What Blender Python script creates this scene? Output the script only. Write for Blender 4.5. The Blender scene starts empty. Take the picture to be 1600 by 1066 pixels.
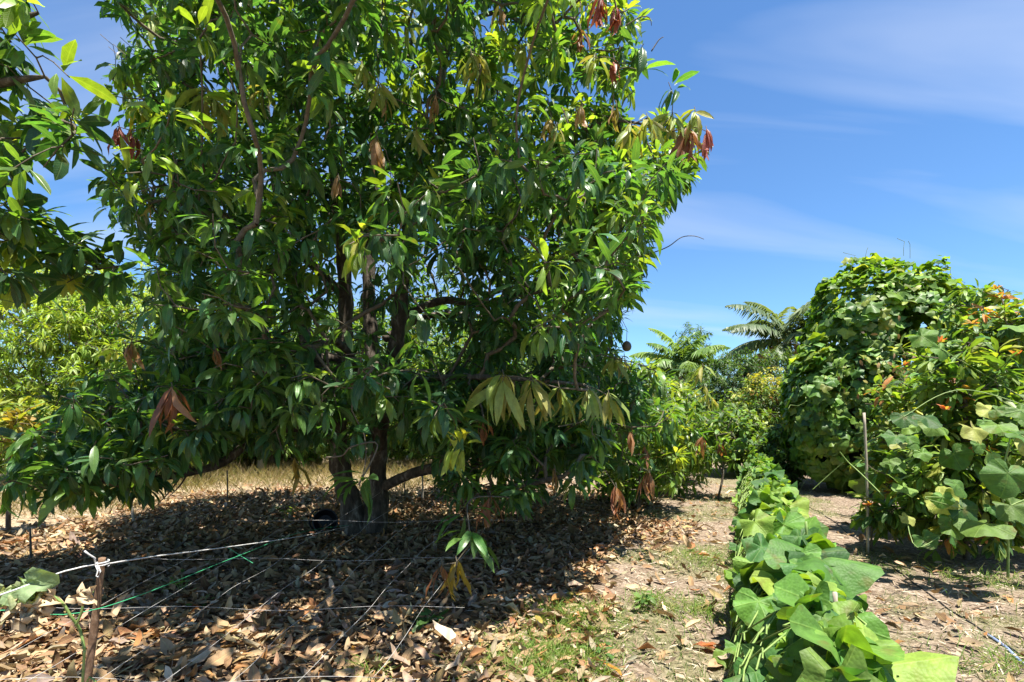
import bpy, math, random
import numpy as np
from mathutils import Vector, Matrix, Quaternion

SC = bpy.context.scene
COL = SC.collection
rng = np.random.default_rng(7)
random.seed(7)
R = math.radians

# ------------------------------------------------------------------ camera, sky, sun, exposure
CAM_H, FPX, HY = 1.5, 800.0, 650.0
cam = bpy.data.cameras.new('camera')
cam.sensor_width = 36; cam.lens = 18.0; cam.shift_y = (HY - 533) / 1600
cam.clip_start = 0.05; cam.clip_end = 2000
co = bpy.data.objects.new('camera', cam); COL.objects.link(co)
co.location = (0, 0, CAM_H); co.rotation_euler = (R(90), 0, 0)
SC.camera = co

SUN_EL, SUN_AZ = R(75), R(140)      # azimuth measured from +Y towards +X
world = bpy.data.worlds.new('World'); SC.world = world; world.use_nodes = True
wn, wl = world.node_tree.nodes, world.node_tree.links
wn.clear()
sky = wn.new('ShaderNodeTexSky'); sky.sky_type = 'NISHITA'; sky.sun_disc = False
sky.sun_elevation = SUN_EL; sky.sun_rotation = SUN_AZ
sky.air_density = 1.0; sky.dust_density = 0.0; sky.ozone_density = 4.0
tc = wn.new('ShaderNodeTexCoord'); sep = wn.new('ShaderNodeSeparateXYZ'); wl.new(tc.outputs['Generated'], sep.inputs[0])
mz = wn.new('ShaderNodeMath'); mz.operation = 'ADD'; mz.inputs[1].default_value = 0.22; wl.new(sep.outputs['Z'], mz.inputs[0])
mz2 = wn.new('ShaderNodeMath'); mz2.operation = 'MAXIMUM'; mz2.inputs[1].default_value = 0.05; wl.new(mz.outputs[0], mz2.inputs[0])
comb = wn.new('ShaderNodeCombineXYZ')
for ax in 'XY':
    dv = wn.new('ShaderNodeMath'); dv.operation = 'DIVIDE'
    wl.new(sep.outputs[ax], dv.inputs[0]); wl.new(mz2.outputs[0], dv.inputs[1]); wl.new(dv.outputs[0], comb.inputs[ax])
mp = wn.new('ShaderNodeMapping'); mp.inputs['Rotation'].default_value = (0, 0, R(28)); mp.inputs['Scale'].default_value = (0.5, 2.4, 1)
mp.inputs['Location'].default_value = (1.7, 0.65, 0)
wl.new(comb.outputs[0], mp.inputs[0])
cn = wn.new('ShaderNodeTexNoise'); cn.inputs['Scale'].default_value = 1.1; cn.inputs['Detail'].default_value = 5; cn.inputs['Roughness'].default_value = 0.48
cn.inputs['Distortion'].default_value = 0.5
wl.new(mp.outputs[0], cn.inputs['Vector'])
cr = wn.new('ShaderNodeValToRGB'); cr.color_ramp.elements[0].position = 0.46; cr.color_ramp.elements[1].position = 0.80
cr.color_ramp.elements[0].color = (0, 0, 0, 1); cr.color_ramp.elements[1].color = (0.62, 0.62, 0.62, 1)
wl.new(cn.outputs['Fac'], cr.inputs[0])
tint = wn.new('ShaderNodeMix'); tint.data_type = 'RGBA'; tint.blend_type = 'MULTIPLY'; tint.inputs[0].default_value = 1.0
wl.new(sky.outputs[0], tint.inputs[6]); tint.inputs[7].default_value = (0.28, 0.375, 0.445, 1)
mixc = wn.new('ShaderNodeMix'); mixc.data_type = 'RGBA'
mk = wn.new('ShaderNodeMapRange'); mk.inputs[1].default_value = 0.0; mk.inputs[2].default_value = 0.12; wl.new(sep.outputs['Z'], mk.inputs[0])
mm_ = wn.new('ShaderNodeMath'); mm_.operation = 'MULTIPLY'; wl.new(cr.outputs[0], mm_.inputs[0]); wl.new(mk.outputs[0], mm_.inputs[1])
wl.new(mm_.outputs[0], mixc.inputs[0]); wl.new(tint.outputs[2], mixc.inputs[6]); mixc.inputs[7].default_value = (1.8, 2.0, 2.4, 1)
bg = wn.new('ShaderNodeBackground'); bg.inputs['Strength'].default_value = 0.15
wo = wn.new('ShaderNodeOutputWorld')
wl.new(mixc.outputs[2], bg.inputs['Color']); wl.new(bg.outputs[0], wo.inputs[0])

sl = bpy.data.lights.new('sun', 'SUN'); sl.energy = 4.4; sl.angle = R(0.53); sl.color = (1.0, 0.95, 0.86)
so = bpy.data.objects.new('sun', sl); COL.objects.link(so)
sd = Vector((math.sin(SUN_AZ) * math.cos(SUN_EL), math.cos(SUN_AZ) * math.cos(SUN_EL), math.sin(SUN_EL)))
so.rotation_euler = (-sd).to_track_quat('-Z', 'Y').to_euler(); so.location = (5, 5, 30)

vs = SC.view_settings
vs.view_transform = 'Standard'; vs.look = 'None'; vs.exposure = 1.7; vs.gamma = 1.0; vs.use_curve_mapping = False
SC.cycles.max_bounces = 12; SC.cycles.diffuse_bounces = 8; SC.cycles.transmission_bounces = 6
SC.cycles.use_denoising = True

# ------------------------------------------------------------------ helpers
def W(px, py, d): return np.array([(px - 800) / FPX * d, d, CAM_H - (py - HY) / FPX * d])
def G(px, py):
    d = FPX * CAM_H / (py - HY); return np.array([(px - 800) / FPX * d, d, 0.0])
def project(P):
    d = np.maximum(P[:, 1], .05)
    return 800 + FPX * P[:, 0] / d, HY - FPX * (P[:, 2] - CAM_H) / d, P[:, 1]
def nrm(v): return v / np.maximum(np.linalg.norm(v, axis=-1, keepdims=True), 1e-9)

def _hash(ix, iy, s): 
    h = np.sin(ix * 127.1 + iy * 311.7 + s * 74.7) * 43758.5453
    return h - np.floor(h)
def vnoise(x, y, s=0):
    ix, iy = np.floor(x), np.floor(y); fx, fy = x - ix, y - iy
    fx, fy = fx * fx * (3 - 2 * fx), fy * fy * (3 - 2 * fy)
    a = _hash(ix, iy, s) * (1 - fx) + _hash(ix + 1, iy, s) * fx
    b = _hash(ix, iy + 1, s) * (1 - fx) + _hash(ix + 1, iy + 1, s) * fx
    return a * (1 - fy) + b * fy
def hgt(x, y):
    x, y = np.asarray(x, float), np.asarray(y, float)
    return .07 * (vnoise(x * .7, y * .7, 1) - .5) + .035 * (vnoise(x * 2.3, y * 2.3, 2) - .5) + .016 * (vnoise(x * 7, y * 7, 3) - .5)
def smooth(a, b, x):
    t = np.clip((x - a) / (b - a), 0, 1); return t * t * (3 - 2 * t)
def inpoly(px, py, poly):
    c = np.zeros(px.shape, bool); n = len(poly)
    for i in range(n):
        x0, y0 = poly[i]; x1, y1 = poly[(i + 1) % n]
        cond = ((y0 > py) != (y1 > py)) & (px < (x1 - x0) * (py - y0) / ((y1 - y0) if y1 != y0 else 1e-9) + x0)
        c ^= cond
    return c

def mesh_np(name, V, F, mat, uv=None, col=None, smooth_=True):
    V = np.asarray(V, np.float32).reshape(-1, 3); F = np.asarray(F, np.int32)
    me = bpy.data.meshes.new(name)
    nf, k = F.shape
    me.vertices.add(len(V)); me.vertices.foreach_set('co', V.ravel())
    me.loops.add(nf * k); me.loops.foreach_set('vertex_index', F.ravel())
    me.polygons.add(nf); me.polygons.foreach_set('loop_start', np.arange(0, nf * k, k, dtype=np.int32))
    me.polygons.foreach_set('loop_total', np.full(nf, k, np.int32))
    if smooth_: me.polygons.foreach_set('use_smooth', np.ones(nf, bool))
    if uv is not None:
        u = me.uv_layers.new(name='UVMap'); u.data.foreach_set('uv', np.asarray(uv, np.float32)[F.ravel()].ravel())
    if col is not None:
        a = me.color_attributes.new('col', 'FLOAT_COLOR', 'POINT')
        c = np.ones((len(V), 4), np.float32); c[:, :3] = col; a.data.foreach_set('color', c.ravel())
    me.update(calc_edges=True)
    if mat: me.materials.append(mat)
    return me
def link(name, me, parent=None, mw=None, label=None, kind=None):
    o = bpy.data.objects.new(name, me); COL.objects.link(o)
    if parent is not None:
        o.parent = parent; o.matrix_parent_inverse = parent.matrix_basis.inverted() if parent.parent is None else (parent.parent.matrix_basis @ Matrix()).inverted()
        if parent.parent is not None:
            o.matrix_parent_inverse = parent['winv_dummy'] if 'winv_dummy' in parent else (parent.matrix_parent_inverse.inverted() if False else Matrix())
    if mw is not None: o.matrix_basis = mw
    if label: o['label'] = label
    if kind: o['kind'] = kind
    return o
def tag(o, label, cat, group=None, kind=None):
    o['label'] = label; o['category'] = cat
    if group: o['group'] = group
    if kind: o['kind'] = kind
    return o
def thing(name, loc, label, cat, group=None):
    o = bpy.data.objects.new(name, None); COL.objects.link(o)
    o.empty_display_size = .2; o.location = loc
    o.matrix_basis = Matrix.Translation(Vector([float(v) for v in loc]))
    return tag(o, label, cat, group)

# ---- tubes
def resample(P, rad, step):
    P = np.asarray(P, float); rad = np.asarray(rad, float)
    out, ro = [], []
    n = len(P)
    for i in range(n - 1):
        p0 = P[max(i - 1, 0)]; p1 = P[i]; p2 = P[i + 1]; p3 = P[min(i + 2, n - 1)]
        k = max(1, int(np.ceil(np.linalg.norm(p2 - p1) / step)))
        for j in range(k):
            t = j / k
            out.append(.5 * ((2 * p1) + (-p0 + p2) * t + (2 * p0 - 5 * p1 + 4 * p2 - p3) * t * t + (-p0 + 3 * p1 - 3 * p2 + p3) * t ** 3))
            ro.append(rad[i] * (1 - t) + rad[i + 1] * t)
    out.append(P[-1]); ro.append(rad[-1])
    return np.array(out), np.array(ro)
def tube_arrays(P, rad, k=8, bump=0.0, seed=0):
    P = np.asarray(P, float); n = len(P); rad = np.broadcast_to(np.asarray(rad, float), (n,))
    T = nrm(np.gradient(P, axis=0)); ref = np.array([0.31, 0.17, 1.0]) if abs(T[0, 2]) < .8 else np.array([1.0, .2, .1])
    A = nrm(np.cross(T, ref)); B = np.cross(T, A)
    an = np.arange(k) / k * 2 * np.pi
    r = rad[:, None] * np.ones((1, k))
    if bump:
        L = np.arange(n)[:, None] * .7
        r = r * (1 + bump * (vnoise(L + seed * 9.1, np.cos(an)[None] * 2 + 5 + L * 0, seed) - .5) * 2 + bump * .6 * (vnoise(L * 2.1 + seed, np.sin(an)[None] * 3 + 9, seed + 3) - .5) * 2)
    V = P[:, None] + A[:, None] * (np.cos(an)[None, :, None] * r[..., None]) + B[:, None] * (np.sin(an)[None, :, None] * r[..., None])
    V = V.reshape(-1, 3)
    i = np.arange(n - 1)[:, None] * k; j = np.arange(k)[None]; j2 = (j + 1) % k
    F = np.stack([i + j, i + j2, i + k + j2, i + k + j], -1).reshape(-1, 4)
    # caps
    c0, c1 = len(V), len(V) + 1
    V = np.vstack([V, P[:1], P[-1:]])
    jj = np.arange(k); cap0 = np.stack([jj, np.full(k, c0), (jj + 1) % k, (jj + 1) % k], 1)
    e = (n - 1) * k; cap1 = np.stack([e + jj, e + (jj + 1) % k, np.full(k, c1), np.full(k, c1)], 1)
    return V, F, cap0, cap1
def tube(name, P, rad, mat, parent=None, k=8, step=None, bump=0.0, label=None, seed=0, kind=None):
    P = np.asarray(P, float); rad = np.broadcast_to(np.asarray(rad, float), (len(P),))
    if step: P, rad = resample(P, rad, step)
    V, F, c0, c1 = tube_arrays(P, rad, k, bump, seed)
    me = bpy.data.meshes.new(name)
    me.from_pydata(V.tolist(), [], F.tolist() + [[a, b, c] for a, b, c, _ in c0.tolist()] + [[a, b, c] for a, b, c, _ in c1.tolist()])
    me.polygons.foreach_set('use_smooth', np.ones(len(me.polygons), bool)); me.update()
    if mat: me.materials.append(mat)
    return link(name, me, parent, label=label, kind=kind)
def tubes_joined(name, chains, mat, parent=None, k=4, kind=None):
    Vs, Fs, off = [], [], 0
    for P, r in chains:
        V, F, _, _ = tube_arrays(P, r, k); Vs.append(V); Fs.append(F + off); off += len(V)
    return link(name, mesh_np(name, np.vstack(Vs), np.vstack(Fs), mat), parent, kind=kind)

# ---- leaf templates: (t along, s across in half widths, r2, ang, rad), faces, uv
class Tmpl: pass
def blade(rows):
    T = Tmpl(); t, s, f = [], [], []
    for tt, w in rows:
        for q in (-1, 0, 1): t.append(tt); s.append(q * w)
    for i in range(len(rows) - 1):
        a = i * 3
        f += [[a, a + 1, a + 4, a + 3], [a + 1, a + 2, a + 5, a + 4]]
    T.t, T.s = np.array(t), np.array(s); T.F = np.array(f)
    T.r2 = np.abs(T.s) ** 1.5 * .1; T.ang = T.t * 6.0; T.rad = T.s
    T.uv = np.stack([T.s * .5 + .5, T.t], 1); return T
def broad(k, rings, lobes=5, notch=.8, lob=.11):
    T = Tmpl(); ph = (np.arange(k) + .5) / k * 2 * np.pi - np.pi
    r = .58 + .13 * np.cos(ph) + lob * np.cos(lobes * ph) + (.014 * np.where(np.arange(k) % 2, 1, -1) if k > 20 else 0)
    r *= 1 - notch * np.exp(-((np.pi - np.abs(ph)) / .24) ** 2)
    t, s, an, ra = [0.], [0.], [0.], [0.]
    for g in rings:
        t += list(r * g * np.cos(ph)); s += list(2 * r * g * np.sin(ph)); an += list(ph * 2); ra += [g] * k
    f = []
    for j in range(k - 1): f.append([0, 1 + j, 2 + j])
    for m in range(len(rings) - 1):
        a, b = 1 + m * k, 1 + (m + 1) * k
        for j in range(k - 1): f += [[a + j, b + j, b + j + 1], [a + j, b + j + 1, a + j + 1]]
    T.t, T.s, T.ang, T.rad = map(np.array, (t, s, an, ra)); T.r2 = T.rad ** 2 * .5 + (.05 * np.abs(np.sin(T.ang * 1.25)) * T.rad ** 1.5 if k > 20 else 0); T.F = np.array(f)
    T.uv = np.stack([T.s * .25 + .5, T.t * .5 + .5], 1); return T
MANGO = blade([(0, .06), (.05, .10), (.22, .72), (.45, 1.0), (.70, .86), (.90, .36), (1, .03)])
SMALL = blade([(0, .1), (.4, 1), (1, .03)])
OVAL = blade([(0, .06), (.08, .25), (.3, .9), (.6, 1), (.85, .6), (1, .04)])
GOURD = broad(36, (.35, .7, 1.0), lob=.055)
GOURD_LO = broad(13, (1.0,), lob=.06)
IVY = broad(16, (.55, 1.0), lob=.13)

def frames(D, upv, roll):
    D = nrm(D); N = upv - D * (D * upv).sum(1, keepdims=True); N = nrm(N)
    S = np.cross(D, N); c, s = np.cos(roll)[:, None], np.sin(roll)[:, None]
    return D, N * c + S * s, S * c - N * s
def leaf_verts(T, B, D, N, S, L, Wd, droop, cup, wav, ph):
    n = len(B); c = lambda a: np.broadcast_to(np.asarray(a, float), (n,))[:, None]
    L, Wd, droop, cup, wav, ph = map(c, (L, Wd, droop, cup, wav, ph))
    droop = np.where(np.abs(droop) < 1e-3, 1e-3, droop)
    th = droop * T.t[None]
    x = L * np.sin(th) / droop; zb = -L * (1 - np.cos(th)) / droop
    e = L * cup * T.r2[None] + .5 * Wd * wav * np.sin(2 * T.ang[None] + ph) * np.abs(T.rad[None])
    lat = T.s[None] * Wd * .5
    px = x + np.sin(th) * e; pz = zb + np.cos(th) * e
    return B[:, None] + D[:, None] * px[..., None] + N[:, None] * pz[..., None] + S[:, None] * lat[..., None]
class Leaves:
    """A list of leaves with their own size, pose and palette index."""
    def __init__(s, T): s.T = T; s.parts = []
    def add(s, B, D, L, Wd, droop, pal, cup=.25, wav=.18, up=None, roll=.5, pet=0.0):
        n = len(B); f = lambda a: np.broadcast_to(np.asarray(a, float), (n,)).copy()
        up = np.tile([0, 0, 1.], (n, 1)) if up is None else up
        D, N, S = frames(D, up + rng.normal(0, .12, (n, 3)), rng.normal(0, roll, n))
        s.parts.append(dict(B=B, D=D, N=N, S=S, L=f(L), W=f(Wd), droop=f(droop), cup=f(cup), wav=f(wav), ph=rng.uniform(0, 6.3, n), pal=np.broadcast_to(pal, (n,)).copy()))
    def cat(s):
        s.a = {k: np.concatenate([p[k] for p in s.parts]) for k in s.parts[0]}; s.n = len(s.a['B']); return s
def build_leaves(lv, palette, mat, parent, singles=300, name='foliage', leafname='leaf', T_lo=None, jit=.22):
    a = lv.a; T = lv.T; n = lv.n; palette = np.array(palette)
    keep = np.ones(n, bool); idx = np.array([], int)
    if singles:
        mid = a['B'] + a['D'] * (a['L'] * .45)[:, None]
        px, py, d = project(mid); inside = (px > 4) & (px < 1596) & (py > 4) & (py < 1062) & (d > .4)
        # looser test of what stands in front: the first leaves met in each small cell
        order = np.argsort(d); cell = {}; vis = np.zeros(n, bool)
        for i in order:
            if not inside[i]: continue
            c = (int(px[i] // 14), int(py[i] // 14)); k = cell.get(c, 0)
            if k < 2: vis[i] = True
            cell[c] = k + 1
        size = a['L'] / np.maximum(d, .3) * (.4 + np.abs((nrm(mid - np.array([0, 0, CAM_H])) * a['N']).sum(1))) * np.sqrt(a['W'] / a['L'])
        size[~vis] = -1
        idx = np.argsort(-size)[:singles]; idx = idx[size[idx] > 0]; keep[idx] = False
    col = palette[a['pal']] * np.exp(rng.normal(0, jit, (n, 1))) * np.exp(rng.normal(0, .06, (n, 3)))
    if keep.any():
        TT = T_lo or T; q = np.where(keep)[0]
        V = leaf_verts(TT, *[a[k][q] for k in ('B', 'D', 'N', 'S', 'L', 'W', 'droop', 'cup', 'wav', 'ph')])
        m = len(TT.t); F = (TT.F[None] + (np.arange(len(q)) * m)[:, None, None]).reshape(-1, TT.F.shape[1])
        me = mesh_np(name, V.reshape(-1, 3), F, mat, np.tile(TT.uv, (len(q), 1)), np.repeat(col[q], m, 0))
        link(name, me, parent, kind='stuff')
    # shared data: one mesh per palette entry and bend
    cache = {}
    inv = parent.matrix_basis.inverted()
    for i in idx:
        bk = int(np.clip(round(a['droop'][i] / .35), -4, 6)); v = int(a['ph'][i] / 6.3 * 3); key = (int(a['pal'][i]), bk, v)
        me = cache.get(key)
        if me is None:
            e = np.eye(3); w = np.median(a['W'] / a['L'])
            V = leaf_verts(T, np.zeros((1, 3)), e[1:2], e[2:3], e[0:1], 1, w, bk * .35 + .02, a['cup'].mean(), a['wav'].mean(), v * 2.1 + .4)
            c = palette[key[0]] * math.exp(rng.normal(0, jit * .7)) * np.exp(rng.normal(0, .05, 3))
            me = cache[key] = mesh_np(leafname, V[0], T.F, mat, T.uv, np.tile(c, (len(T.t), 1)))
            me['w'] = float(w)
        L = a['L'][i]; k = a['W'][i] / me['w']
        M = np.eye(4); M[:3, 0] = a['S'][i] * k; M[:3, 1] = a['D'][i] * L; M[:3, 2] = a['N'][i] * L; M[:3, 3] = a['B'][i]
        o = bpy.data.objects.new(leafname, me); COL.objects.link(o); o.parent = parent; o.matrix_parent_inverse = inv
        o.matrix_basis = Matrix(M.tolist())

# ---- branching
def grow(stems, tips, seg=.18, pen=.25, lift=.10):
    """stems: list of (points, radii). Returns nodes, parents, stem flag."""
    pos, par, pl, dirs, st = [], [], [], [], []
    for P, r in stems:
        P2, r2 = resample(P, r, .12)
        base = -1
        if pos and np.linalg.norm(np.array(pos) - P2[0], axis=1).min() < .35: base = int(np.linalg.norm(np.array(pos) - P2[0], axis=1).argmin())
        for i, p in enumerate(P2):
            pr = base if i == 0 else len(pos) - 1
            pos.append(p); par.append(pr); st.append(True)
            pl.append(0 if pr < 0 else pl[pr] + .35 * np.linalg.norm(p - pos[pr]))
            dirs.append(nrm(P2[min(i + 1, len(P2) - 1)] - P2[max(i - 1, 0)]))
    ns = len(pos); cap = ns + len(tips) * 30
    X = np.zeros((cap, 3)); X[:ns] = pos; PL = np.zeros(cap); PL[:ns] = pl; DR = np.zeros((cap, 3)); DR[:ns] = dirs
    PA = np.full(cap, -1); PA[:ns] = par; n = ns
    d0 = np.array([np.linalg.norm(X[:ns] - t, axis=1).min() for t in tips]); tipnode = np.zeros(len(tips), int)
    for ti in np.argsort(d0):
        t = tips[ti]; dd = np.linalg.norm(X[:n] - t, axis=1)
        j = int((dd + pen * PL[:n]).argmin()); d = dd[j]; k = int(min(25, max(1, np.ceil(d / seg))))
        c = X[j] + DR[j] * d * .28 + (t - X[j]) * .3 + np.array([0, 0, lift * d]) + rng.normal(0, .05, 3) * d
        prev = j
        for q in range(1, k + 1):
            u = q / k; p = (1 - u) ** 2 * X[j] + 2 * u * (1 - u) * c + u * u * t
            X[n] = p; PA[n] = prev; DR[n] = nrm(p - X[prev]); PL[n] = PL[prev] + np.linalg.norm(p - X[prev]); prev = n; n += 1
        tipnode[ti] = prev
    return X[:n], PA[:n], DR[:n], ns, tipnode
def twig_mesh(name, X, PA, ns, tipnode, rt, mat, parent, k=4, rmax=.06, pw=.5):
    n = len(X); cnt = np.zeros(n); cnt[tipnode] = 1
    for i in range(n - 1, ns - 1, -1): cnt[PA[i]] += cnt[i]
    r = np.minimum(rt * np.maximum(cnt, 1) ** pw, rmax)
    i = np.arange(ns, n); p = PA[i]
    A, B = X[p], X[i]; rb = r[i]; ra = np.where(p >= ns, np.minimum(r[p], rb * 1.5), rb * 1.15)
    T = nrm(B - A); ref = np.where(np.abs(T[:, 2:3]) < .8, np.array([[0, 0, 1.]]), np.array([[1., 0, 0]]))
    U = nrm(np.cross(T, ref)); Vv = np.cross(T, U); an = np.arange(k) / k * 2 * np.pi
    ring = U[:, None] * np.cos(an)[None, :, None] + Vv[:, None] * np.sin(an)[None, :, None]
    V = np.concatenate([A[:, None] + ring * ra[:, None, None], (B + T * .01)[:, None] + ring * rb[:, None, None]], 1)
    j = np.arange(k); F = np.stack([j, (j + 1) % k, k + (j + 1) % k, k + j], 1)
    F = (F[None] + (np.arange(len(i)) * 2 * k)[:, None, None]).reshape(-1, 4)
    return link(name, mesh_np(name, V.reshape(-1, 3), F, mat), parent, kind='stuff')

def rosettes(lv, tip, ax, n, L, Wd, pal, droop=(.5, 1.3), el=(-.2, .75), back=.10, pet=.03, cup=.3, wav=.15):
    """n leaves in a whorl at every tip"""
    m = len(tip); reps = np.maximum(3, rng.poisson(n, m)); idx = np.repeat(np.arange(m), reps); N = len(idx)
    a = nrm(ax)[idx]; ref = nrm(rng.normal(0, 1, (N, 3))); rad = nrm(ref - a * (ref * a).sum(1, keepdims=True))
    e = rng.uniform(el[0], el[1], N)[:, None]
    D = nrm(rad * np.cos(e) + a * np.sin(e) + np.array([0, 0, -.22]))
    B = tip[idx] - a * (rng.uniform(0, back, N)[:, None]) + D * pet
    sc = np.exp(rng.normal(0, .16, N)); pal = np.asarray(pal); pal = pal[idx] if pal.shape == (m,) else pal
    lv.add(B, D, L * sc, Wd * sc * np.exp(rng.normal(0, .1, N)), rng.uniform(droop[0], droop[1], N), pal, cup, wav, up=np.tile([0, 0, 1.], (N, 1)) + rad * .4, roll=.35)

# ------------------------------------------------------------------ materials
def new_mat(name):
    m = bpy.data.materials.new(name); m.use_nodes = True; n = m.node_tree.nodes; n.clear(); return m, n, m.node_tree.links
def leaf_mat(name, veins='mid', rough=.38, trans=.38, tcol=(1.35, 1.25, .45), spec=.5, brown=0.0, quilt=0):
    m, n, l = new_mat(name)
    at = n.new('ShaderNodeVertexColor'); at.layer_name = 'col'
    uv = n.new('ShaderNodeUVMap'); sp = n.new('ShaderNodeSeparateXYZ'); l.new(uv.outputs[0], sp.inputs[0])
    def M(op, a, b=None, clamp=False):
        x = n.new('ShaderNodeMath'); x.operation = op; x.use_clamp = clamp
        for i, v in enumerate((a, b)):
            if v is None: continue
            if isinstance(v, (int, float)): x.inputs[i].default_value = v
            else: l.new(v, x.inputs[i])
        return x.outputs[0]
    if veins == 'mid':
        s = M('ABSOLUTE', M('SUBTRACT', sp.outputs[0], .5))
        mid = M('SUBTRACT', 1, M('MULTIPLY', s, 16), True)
        sv = M('SINE', M('MULTIPLY', M('SUBTRACT', sp.outputs[1], M('MULTIPLY', s, .35)), 80.0))
        side = M('MULTIPLY', M('GREATER_THAN', sv, .72), .3)
        vein = M('MAXIMUM', mid, side)
    else:
        x = M('SUBTRACT', sp.outputs[0], .5); y = M('SUBTRACT', sp.outputs[1], .5)
        an = M('ARCTAN2', x, y); rr = M('SQRT', M('ADD', M('MULTIPLY', x, x), M('MULTIPLY', y, y)))
        w = M('ABSOLUTE', M('SINE', M('MULTIPLY', an, 2.5)))
        vein = M('SUBTRACT', 1, M('MULTIPLY', M('MULTIPLY', w, rr), 40), True)
    g = n.new('ShaderNodeNewGeometry')
    nz = n.new('ShaderNodeTexNoise'); nz.inputs['Scale'].default_value = 22; nz.inputs['Detail'].default_value = 3; l.new(g.outputs['Position'], nz.inputs['Vector'])
    mm = n.new('ShaderNodeMapRange'); mm.inputs[1].default_value = .3; mm.inputs[2].default_value = .7; mm.inputs[3].default_value = .78; mm.inputs[4].default_value = 1.2; l.new(nz.outputs['Fac'], mm.inputs[0])
    c1 = n.new('ShaderNodeMix'); c1.data_type = 'RGBA'; c1.blend_type = 'MULTIPLY'; c1.inputs[0].default_value = 1
    l.new(at.outputs[0], c1.inputs[6]); l.new(mm.outputs[0], c1.inputs[7])
    vc = n.new('ShaderNodeMix'); vc.data_type = 'RGBA'; vc.blend_type = 'ADD'
    l.new(M('MULTIPLY', vein, .55), vc.inputs[0]); l.new(c1.outputs[2], vc.inputs[6]); vc.inputs[7].default_value = (.10, .12, .03, 1)
    base = vc.outputs[2]
    if brown:
        n2 = n.new('ShaderNodeTexNoise'); n2.inputs['Scale'].default_value = 9; l.new(g.outputs['Position'], n2.inputs['Vector'])
        rp = n.new('ShaderNodeMapRange'); rp.inputs[1].default_value = .60; rp.inputs[2].default_value = .72; rp.inputs[4].default_value = brown; l.new(n2.outputs['Fac'], rp.inputs[0])
        b2 = n.new('ShaderNodeMix'); b2.data_type = 'RGBA'; l.new(rp.outputs[0], b2.inputs[0]); l.new(base, b2.inputs[6]); b2.inputs[7].default_value = (.16, .10, .03, 1); base = b2.outputs[2]
    bp = n.new('ShaderNodeBump'); bp.inputs['Strength'].default_value = .5; bp.inputs['Distance'].default_value = .004
    l.new(M('ADD', M('MULTIPLY', vein, -1), nz.outputs['Fac']), bp.inputs['Height'])
    if quilt:
        vz = n.new('ShaderNodeTexVoronoi'); vz.inputs['Scale'].default_value = quilt; l.new(g.outputs['Position'], vz.inputs['Vector'])
        bq = n.new('ShaderNodeBump'); bq.inputs['Strength'].default_value = .35; bq.inputs['Distance'].default_value = .006; bq.invert = True
        l.new(vz.outputs['Distance'], bq.inputs['Height']); l.new(bp.outputs[0], bq.inputs['Normal']); bp = bq
    p = n.new('ShaderNodeBsdfPrincipled'); p.inputs['Roughness'].default_value = rough; p.inputs['Specular IOR Level'].default_value = spec
    l.new(base, p.inputs['Base Color']); l.new(bp.outputs[0], p.inputs['Normal'])
    t = n.new('ShaderNodeBsdfTranslucent'); tm = n.new('ShaderNodeMix'); tm.data_type = 'RGBA'; tm.blend_type = 'MULTIPLY'; tm.inputs[0].default_value = 1
    l.new(base, tm.inputs[6]); tm.inputs[7].default_value = (*tcol, 1); l.new(tm.outputs[2], t.inputs['Color'])
    mx = n.new('ShaderNodeMixShader'); mx.inputs[0].default_value = trans; l.new(p.outputs[0], mx.inputs[1]); l.new(t.outputs[0], mx.inputs[2])
    o = n.new('ShaderNodeOutputMaterial'); l.new(mx.outputs[0], o.inputs[0]); return m
def noise_mat(name, stops, scale=8, rough=.9, bump=.5, dist=.02, stretch=(1, 1, 1), detail=6):
    m, n, l = new_mat(name)
    g = n.new('ShaderNodeNewGeometry'); mp = n.new('ShaderNodeMapping'); mp.inputs['Scale'].default_value = stretch; l.new(g.outputs['Position'], mp.inputs[0])
    nz = n.new('ShaderNodeTexNoise'); nz.inputs['Scale'].default_value = scale; nz.inputs['Detail'].default_value = detail; nz.inputs['Roughness'].default_value = .65; l.new(mp.outputs[0], nz.inputs['Vector'])
    cr = n.new('ShaderNodeValToRGB'); el = cr.color_ramp.elements
    while len(el) < len(stops): el.new(.5)
    for e, (p_, c) in zip(el, stops): e.position = p_; e.color = (*c, 1)
    l.new(nz.outputs['Fac'], cr.inputs[0])
    p = n.new('ShaderNodeBsdfPrincipled'); p.inputs['Roughness'].default_value = rough; p.inputs['Specular IOR Level'].default_value = .3; l.new(cr.outputs[0], p.inputs['Base Color'])
    b = n.new('ShaderNodeBump'); b.inputs['Strength'].default_value = bump; b.inputs['Distance'].default_value = dist; l.new(nz.outputs['Fac'], b.inputs['Height']); l.new(b.outputs[0], p.inputs['Normal'])
    o = n.new('ShaderNodeOutputMaterial'); l.new(p.outputs[0], o.inputs[0]); return m
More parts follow.
